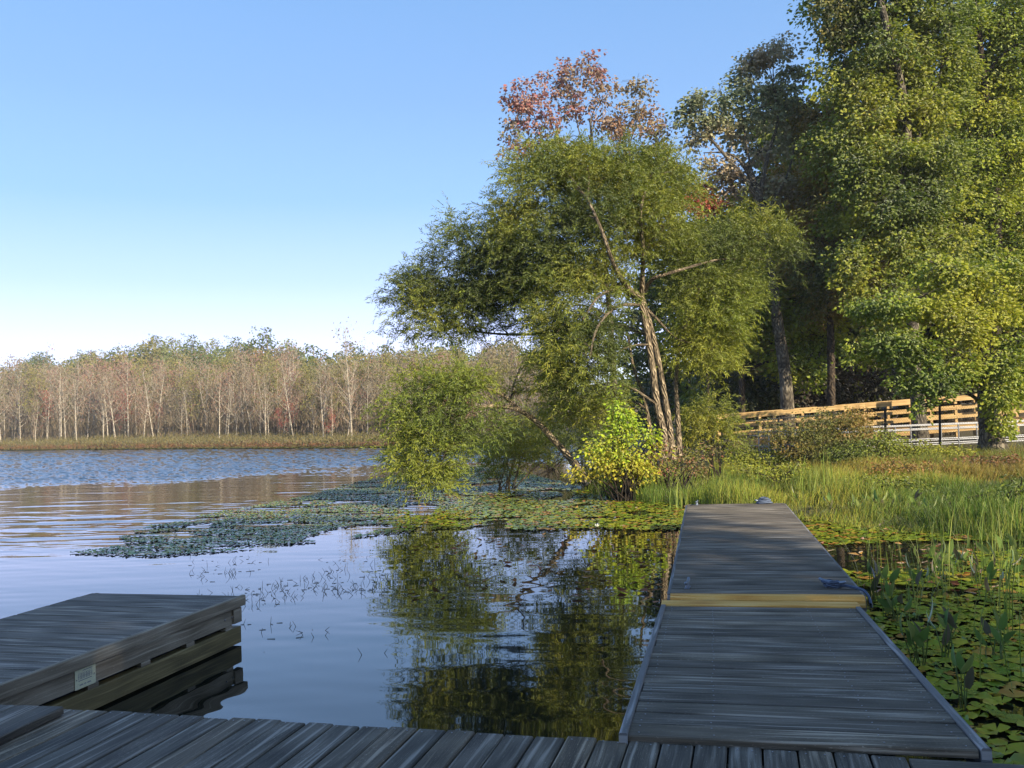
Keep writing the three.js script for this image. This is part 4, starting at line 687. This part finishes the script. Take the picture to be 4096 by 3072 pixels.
// lily pads
function padGeo(r, seed, c) {
  const q = rng(seed), g = new GB(), n = 11, a0 = q() * 6.28, o = g.v(0, 0, 0, 0, 1, 0, ...c), rim = [];
  for (let k = 0; k <= n; k++) { const a = a0 + .14 + k / n * (6.283 - .28), rad = r * (.94 + .12 * q()), y = .004 + .012 * q() * (q() < .3 ? 2.2 : 1), nx = (q() - .5) * .12, nz = (q() - .5) * .12; rim.push(g.v(Math.cos(a) * rad, y, Math.sin(a) * rad, nx, 1, nz, ...c.map((x) => x * (.8 + .4 * q())))); }
  for (let k = 0; k < n; k++) g.i.push(o, rim[k + 1], rim[k]);
  return g.geo();
}
const padMat = new THREE.MeshPhysicalMaterial({ vertexColors: true, ior: 1.8, roughness: .24, side: THREE.DoubleSide });
const padCols = [[0.146, 0.220, 0.017], [0.195, 0.268, 0.017], [0.232, 0.281, 0.020], [0.110, 0.171, 0.020], [0.305, 0.293, 0.027], [0.390, 0.207, 0.043], [0.171, 0.244, 0.022], [0.207, 0.244, 0.017]];
const padGeos = padCols.map((c, i) => padGeo(.12, 130 + i, c));
const inRect = (p, o, deg, x0, x1, z0, z1) => { const q = p.clone().sub(o).applyAxisAngle(V(0, 1, 0), rad(deg)); return q.x > x0 && q.x < x1 && q.z > z0 && q.z < z1; };
const onDock = (p) => inRect(p, FD, FD_DEG, -.16, FD_W + .16, -FD_L - .1, .3) || inRect(p, RAMP, RAMP_DEG, -.14, RAMP_W + .16, -RAMP_L - .3, .4) || inRect(p, E0, MAIN_DEG, -8, 6, -.1, 8) || inRect(p, LB, LB_DEG, -2, .2, -.2, 6);
function inPoly(x, z, poly) { let c = false; for (let i = 0, j = poly.length - 1; i < poly.length; j = i++) { const a = poly[i], b = poly[j]; if ((a.z > z) !== (b.z > z) && x < (b.x - a.x) * (z - a.z) / (b.z - a.z) + a.x) c = !c; } return c; }
function scatterPads(poly, r, rMin, rMax, tries, keep) {
  const cell = .2, grid = new Map(), out = []; let x0 = 1e9, x1 = -1e9, z0 = 1e9, z1 = -1e9; for (const p of poly) { x0 = Math.min(x0, p.x); x1 = Math.max(x1, p.x); z0 = Math.min(z0, p.z); z1 = Math.max(z1, p.z); }
  for (let k = 0; k < tries; k++) {
    const x = lerp(x0, x1, r()), z = lerp(z0, z1, r()), s = lerp(typeof rMin === 'function' ? rMin(x) : rMin, typeof rMax === 'function' ? rMax(x) : rMax, Math.pow(r(), 1.4)); if (!inPoly(x, z, poly) || !keep(x, z, r)) continue;
    const gx = Math.floor(x / cell), gz = Math.floor(z / cell); let ok = true;
    for (let a = -1; a <= 1 && ok; a++) for (let b = -1; b <= 1 && ok; b++) for (const p of grid.get((gx + a) * 9973 + gz + b) ?? []) if (Math.hypot(p.x - x, p.z - z) < (p.s + s) * .74) { ok = false; break; }
    if (!ok) continue; const p = { x, z, s }; out.push(p); const key = gx * 9973 + gz; if (!grid.has(key)) grid.set(key, []); grid.get(key).push(p);
  }
  return out;
}
function lilyBed(label, pads, seed, nSingle, cx, tone) {
  const r = rng(seed); pads.sort((a, b) => b.s / Math.hypot(b.x, b.z) ** 1 - a.s / Math.hypot(a.x, a.z) ** 1);
  const o = V(...cx), t = thing('water_lily_bed', label, 'lily pads', o), pick = () => { const q = r(); return q < .03 ? 5 : q < .12 ? 4 : Math.floor(r() * 8) % 8 === 5 ? 0 : Math.floor(r() * 8); };
  const pose = (p, obj) => { obj.position.set(p.x - o.x, .010 + r() * .006, p.z - o.z); obj.rotation.set((r() - .5) * .04, r() * 6.28, (r() - .5) * .04); const k = p.s / .12; obj.scale.set(k, 1, k * (.9 + .2 * r())); };
  const rest = padGeos.map(() => []);
  pads.forEach((p, i) => { const k = pick(); if (i < nSingle) pose(p, part('lily_pad', padGeos[k === 5 && r() < .5 ? 2 : k], padMat, t)); else rest[k].push(p); });
  const dummy = new THREE.Object3D(), gs = [];
  rest.forEach((ps, k) => { for (const p of ps) { pose(p, dummy); dummy.updateMatrix(); gs.push(padGeos[k].clone().applyMatrix4(dummy.matrix)); } });
  if (gs.length) { const m = part('lily_pad_cover', mergeGeometries(gs), padMat, t); m.userData.kind = 'stuff'; }
  return t;
}
{
  const r = rng(140), poly = (l) => l.map(([u, v]) => G(u, v, 0));
  const left = poly([[150, 1196], [240, 1168], [330, 1135], [450, 1112], [560, 1092], [680, 1068], [740, 1048], [830, 1030], [900, 1024], [990, 1010], [1080, 1004], [1160, 1030], [1240, 1048], [1290, 1072], [1400, 1082], [1482, 1092], [1476, 1140], [1440, 1150], [1390, 1146], [1280, 1142], [1180, 1148], [1050, 1142], [960, 1142], [850, 1152], [760, 1163], [600, 1180], [480, 1193], [330, 1203]]);
  const edge = (x, z) => N3(x * .7, 3, z * .5);
  const padsL = scatterPads(left, r, (x) => lerp(.04, .06, sstep(x, -5, 1)), (x) => lerp(.065, .095, sstep(x, -5, 1)), 230000, (x, z) => !onDock(V(x, 0, z)) && shore(x, z) < .1 && !(z > -18 + .3 * x && edge(x, z) > .16 + .25 * sstep(-z, 14, 18)) && edge(x * 1.7 + 5, z * 1.3) < .34 && N3(x * .5, 9, z * 2.2) + .6 * N3(x * 2.2, 4, z * 4) < lerp(.16, .5, sstep(x, -5, .5)));
  lilyBed('broad mat of lily pads stretching from the open water to the willow', padsL, 141, 300, [-2, 0, -20], 1);
  const right = [V(1.0, 0, -3.2), V(1.6, 0, -6), V(2.6, 0, -8), V(3.2, 0, -14), V(4.0, 0, -18), V(5.4, 0, -16.2), V(7.3, 0, -12.6), V(9, 0, -9), V(7, 0, -6), V(4, 0, -3.2)];
  const gap = G(1960, 1188, 0), gap2 = G(1880, 1215, 0);
  const padsR = scatterPads(right, r, .05, .10, 80000, (x, z) => !onDock(V(x, 0, z)) && shore(x, z) < .2 && Math.hypot((x - gap.x) / 1.9, (z - gap.z) / .62) + .25 * edge(x, z) > 1 && Math.hypot((x - gap2.x) / .9, (z - gap2.z) / .8) + .2 * edge(x, z) > 1 && edge(x * 2, z * 2) < .40);
  lilyBed('dense lily pads along the bank side of the ramp and floating dock', padsR, 142, 300, [4, 0, -9], 1);
  // far edge of the lake: a pale green line of pads
  const far = []; for (let k = 0; k < 3600; k++) { const s = r() * (LAKE.length - 1), seg = 1 + Math.floor(r() * 5), a = LAKE[seg], b = LAKE[seg + 1], t = r(), x = lerp(a[0], b[0], t), z = lerp(a[1], b[1], t), l = Math.hypot(b[0] - a[0], b[1] - a[1]), nx = (b[1] - a[1]) / l, nz = -(b[0] - a[0]) / l, w = -.2 + r() * r() * 3.4; const X = x - nx * w, Z = z - nz * w; if (shore(X, Z) < .1) far.push({ x: X, z: Z, s: .3 + r() * .25 }); else { const X2 = x + nx * w, Z2 = z + nz * w; far.push({ x: X2, z: Z2, s: .3 + r() * .25 }); } }
  const m = new THREE.InstancedMesh(padGeo(.5, 150, [.20, .22, .03]), padMat, far.length); m.name = 'far_lily_pads'; const M = new THREE.Matrix4(); far.forEach((p, i) => { M.makeScale(p.s * 2, 1.5, p.s * 2).setPosition(p.x, .03 + r() * .04, p.z); m.setMatrixAt(i, M); });
  scene.add(tag(m, 'pale green line of lily pads along the foot of the far shore', 'lily pads', null, 'stuff'));
  // white lily flowers
  [[1828, 1117, 'white water lily flower in the sunlit pads near the dock corner'], [1962, 1115, 'white water lily flower among leaves by the grass edge'], [1290, 1137, 'white water lily flower at the near edge of the broad mat']].forEach(([u, v, label]) => {
    const p = G(u, v, .02), t = thing('water_lily', label, 'flower', p), pm = std({ color: tint(.75, .75, .68), roughness: .6, side: THREE.DoubleSide });
    for (let k = 0; k < 9; k++) { const g = padLeafGeo(.06, .028, [1, 1, 1]), m = part('petal', g, pm, t); m.rotation.set(.55 + (k % 2) * .3, k * .7, 0, 'YXZ'); }
  });
  // fallen leaves floating
  const fl = new GB(), r2 = rng(151); for (let k = 0; k < 420; k++) { const p = G(900 + r2() * 1250, 1060 + r2() * 240, .024); if (shore(p.x, p.z) > 0 || onDock(p)) continue; fl.leaf(p, V(r2() - .5, .1 * r2(), r2() - .5).normalize(), V(r2() - .5, .1, r2() - .5).normalize(), .10 + r2() * .06, .07, .2, pickCol([[.28, .16, .03], [.35, .18, .04], [.30, .10, .04]], r2(), r2)); }
  tag(part('floating_leaves', fl.geo(), dryLeaf, scene), 'scattered orange fallen leaves lying on the lily pads', 'leaves', null, 'stuff');
}
{ // stubs of water weed standing in the calm water
  const r = rng(160), g = new GB(), c = [.03, .035, .02];
  for (let k = 0; k < 620; k++) {
    const u = 400 + 440 * Math.pow(r(), .8), v = 1195 + (r() + r() * r()) * 110 + (u > 560 ? r() * 30 : 0), p = G(u, v, 0); if (onDock(p) || N3(p.x * .9, 0, p.z * .6) < -.22) continue;
    if (r() < .55) { const h = .02 + r() * .065, a = (r() - .5) * .06; g.tube([p, p.clone().add(V(a, h * .6, 0)), p.clone().add(V(a * 2.2, h, .01))],   .0028, .0015, 4); }
    else { const l = .012 + r() * .03, an = r() * 6.28; g.tube([p.clone().add(V(0, .004, 0)), p.clone().add(V(Math.cos(an) * l, .008, Math.sin(an) * l * .5)), p.clone().add(V(Math.cos(an) * l * 2, .003, Math.sin(an) * l))], .003, .002, 4); }
  }
  tag(part('water_weed', g.geo(), std({ color: tint(.04, .045, .025), roughness: .8 }), scene), 'dark stubs of water weed poking from the calm water beyond the dock', 'water weed', null, 'stuff');
}

// ---------------------------------------------------------------- the far shore
{
  const r = rng(200), haze = { rosy: [[.27, .17, .12], [.33, .18, .13], [.26, .21, .13]], tan: [[.22, .19, .115], [.28, .235, .15], [.26, .19, .115]], olive: [[.16, .16, .045], [.23, .22, .06], [.30, .25, .08]], green: [[.045, .085, .012], [.08, .125, .016], [.14, .17, .025]], pale: [[.16, .21, .06], [.22, .25, .08], [.26, .26, .10]], crimson: [[.36, .07, .06], [.44, .10, .08], [.34, .15, .08]] };
  function farTree(name, kind, H, leaves, opt) {
    const g = new THREE.Group(); g.name = name; const tr = new GB(), cr = new GB(), lean = (r() - .5) * .3 * H, p0 = V(0, -.4, 0), p1 = V(lean * .3 + (r() - .5) * .3, H * .35, 0), p2 = V(lean * .7, H * .7, (r() - .5) * .4), p3 = V(lean + (r() - .5) * .4, H, 0);
    const main = [p0, p1, p2, p3], r0 = .075 + r() * .05; tr.tube(main, r0, .02, 6); const curve = new THREE.CatmullRomCurve3(main), ends = [];
    for (let k = 0; k < opt.br; k++) {
      const t = lerp(opt.low, .97, (k + r()) / opt.br), p = curve.getPoint(t), a = r() * 6.28, l = H * lerp(.26, .08, t) * (.6 + r() * .7), up = .7 + r() * .8, e = p.clone().add(V(Math.cos(a) * l, l * up, Math.sin(a) * l)), m = p.clone().lerp(e, .5).add(V(0, -.12 * l, 0));
      tr.tube([p, m, e], r0 * lerp(.5, .2, t), .008, 4); ends.push(e, m);
      for (let j = 0; j < opt.tw; j++) { const s = p.clone().lerp(e, .3 + r() * .7), f = s.clone().add(V((r() - .5) * 1.3, .3 + r() * .9, (r() - .5) * 1.3)); tr.tube([s, f], .011, .004, 3); ends.push(f); }
    }
    if (leaves) for (let k = 0; k < leaves; k++) { const e = ends[Math.floor(r() * ends.length)], q = e.clone().add(V((r() - .5) * opt.sp, (r() - .5) * opt.sp * .8, (r() - .5) * opt.sp)); cr.leaf(q, V(r() - .5, -.3 - r() * .4, r() - .5).normalize(), V(r() - .5, r() - .5, r() - .5).normalize(), opt.l * (.6 + r() * .8), opt.l * .8, .2, pickCol(haze[kind], r(), r)); }
    const a = new THREE.Mesh(tr.geo(), opt.bark); a.name = 'trunk'; g.add(a); if (!cr.empty) { const b = new THREE.Mesh(cr.geo(), dryLeaf); b.name = 'crown'; g.add(b); }
    return g;
  }
  function fullTree(name, kind, H) {
    const g = new THREE.Group(); g.name = name; const tr = new GB(), cr = new GB(), pts = [V(0, -.5, 0), V(0, H * .4, 0), V(.2, H * .85, 0)], cl = []; tr.tube(pts, .16, .05, 6);
    for (let k = 0; k < 11; k++) { const y = H * (.30 + .62 * k / 11), w = H * .22 * Math.sin(Math.PI * (.25 + .7 * k / 11)), a = k * 2.4 + r(); cl.push({ c: V(Math.cos(a) * w * .8, y, Math.sin(a) * w * .8), r: [w * .75 + .4, w * .55 + .4, w * .75 + .4], k: 1 }); }
    joinClumps(tr, [{ pts, r0: .16, r1: .05 }], cl, r, .04); broadFoliage(cr, null, cl, .85, haze[kind], r, { llen: .32, lwid: .26, per: 10, rad: .6, gapT: -.2, gapF: .6 });
    const a = new THREE.Mesh(tr.geo(), barkRosy), b = new THREE.Mesh(cr.geo(), dryLeaf); a.name = 'trunk'; b.name = 'crown'; g.add(a, b); return g;
  }
  const bare = [0, 1, 2, 3, 4, 5, 6, 7].map((k) => farTree('bare_tree', ['tan', 'rosy'][k % 2], 10.5, 200, { br: 13, tw: 5, low: .3, sp: 1.2, l: .22, bark: barkPale }));
  const thin = [0, 1, 2, 3].map((k) => farTree('thin_leaved_tree', ['tan', 'tan', 'rosy', 'olive'][k], 10.5, 1000, { br: 16, tw: 5, low: .25, sp: 1.5, l: .27, bark: barkRosy }));
  const red = [0, 1].map(() => farTree('red_leaved_tree', 'crimson', 8.5, 520, { br: 12, tw: 5, low: .25, sp: 1.1, l: .22, bark: barkPale }));
  const olive = [0, 1].map(() => fullTree('olive_tree', 'olive', 11)), hill = [fullTree('hill_tree', 'green', 12), fullTree('hill_tree', 'green', 11), fullTree('hill_tree', 'pale', 11.5), fullTree('hill_tree', 'olive', 11)];
  const S = [[-150, -197], [-78, -134.8], [-38.4, -100.6], [-11.5, -75.8], [-2.6, -71.6], [3.5, -66], [9, -58]]; // shore line, walked by distance seen
  const at = (t, back) => { const f = t * (S.length - 1), k = Math.min(S.length - 2, Math.floor(f)), q = f - k, a = S[k], b = S[k + 1], l = Math.hypot(b[0] - a[0], b[1] - a[1]), nx = (b[1] - a[1]) / l, nz = -(b[0] - a[0]) / l; return V(lerp(a[0], b[0], q) + nx * back, 0, lerp(a[1], b[1], q) + nz * back); };
  // along-shore position by bearing, so that rows stay even
  const bearing = (u, back) => { let lo = 0, hi = 1; const want = (u * K - 512) / FPX; for (let k = 0; k < 30; k++) { const m = (lo + hi) / 2, p = at(m, back); if (p.x / -p.z < want) lo = m; else hi = m; } return at((lo + hi) / 2, back); };
  const test = at(.4, 10); const sgn = shore(test.x, test.z) > 0 ? 1 : -1;
  function row(protos, n, u0, u1, b0, b1, sMin, sMax, label, cat, group) {
    for (let k = 0; k < n; k++) {
      const u = lerp(u0, u1, (k + r() * 2.6 - .8) / n), back = sgn * lerp(b0, b1, r()), p = bearing(u, back); p.y = land(p.x, p.z); const far = clamp(-p.z / 118, .62, 1.3), s = lerp(sMin, sMax, r()) * far;
      tag(copyOf(protos[Math.floor(r() * protos.length)], p, r() * 6.28, [s, s * (.9 + r() * .2), s]), label, cat, group);
    }
  }
  row(bare, 150, -30, 1190, 3, 13, .55, 1.0, 'pale bare-trunked tree in the front rank along the far shore', 'tree', 'bare trees along the far shore');
  row(thin, 140, -40, 1190, 6, 22, .62, .95, 'dusty rose and tan thin-leaved tree among the bare trunks of the far shore', 'tree', 'thin-leaved trees of the far shore');
  row(red, 17, 20, 1190, 3, 12, .5, .8, 'small red-leaved tree showing between pale trunks on the far shore', 'tree', 'red trees of the far shore');
  row(olive, 40, -40, 1190, 16, 34, .75, 1.0, 'olive-brown leafy tree in the rear ranks of the far shore', 'tree', 'olive trees of the far shore');
  row(hill, 84, -60, 1200, 26, 46, .72, 1.0, 'green crowned tree on the rise behind the far shore', 'tree', 'green trees on the rise behind the far shore');
  { const p = bearing(757, sgn * 4); p.y = land(p.x, p.z); tag(copyOf(bare[0], p, 1, [.98, .98, .98]), 'tallest bare tree standing clear of the far shore treetops against the sky', 'tree'); }
  { const p = bearing(270, sgn * 22); p.y = land(p.x, p.z); tag(copyOf(red[0], p, 2, [1.25, 1.2, 1.25]), 'crimson-crowned tree below the green treetops of the far shore', 'tree'); }
  // brush at the far water's edge and under the trees
  const tuft = (pal, seed) => { const q = rng(seed), g = new GB(); for (let k = 0; k < 60; k++) { const p = V((q() - .5) * 1.6, q() * q() * 1.15, (q() - .5) * 1.2); g.leaf(p, V(q() - .5, .4 + q() * .6, q() - .5).normalize(), V(q() - .5, q() - .3, q() - .5).normalize(), .16 + q() * .12, .09, .2, pickCol(pal, q(), q)); } return g.geo(); };
  [['olive brush along the foot of the far shore trees', [[.12, .11, .035], [.17, .15, .05], [.20, .16, .07]], 1900, 0, 8, 1.0], ['rust red brush at the far waterline', [[.20, .09, .035], [.24, .11, .05], [.19, .13, .05]], 620, -.2, 1.6, .62], ['grey-brown undergrowth between the far trunks', [[.20, .15, .10], [.25, .19, .12], [.18, .16, .08]], 3600, 6, 34, 2.6]].forEach(([label, pal, n, b0, b1, h], i) => {
    const m = new THREE.InstancedMesh(tuft(pal, 210 + i), dryLeaf, n), M = new THREE.Matrix4(), q = new THREE.Quaternion(); m.name = numbered('far_brush'); m.castShadow = true;
    for (let k = 0; k < n; k++) { const p = bearing(-60 + r() * 1260, sgn * lerp(b0, b1, r())); p.y = land(p.x, p.z) - .05; const s = .8 + r() * .5; M.compose(p, q.setFromAxisAngle(V(0, 1, 0), r() * 6.28), V(s * 1.3, s * h * clamp(-p.z / 90, .8, 1.3), s)); m.setMatrixAt(k, M); }
    scene.add(tag(m, label, 'brush', null, 'stuff'));
  });
}
renderer.render(scene, camera);
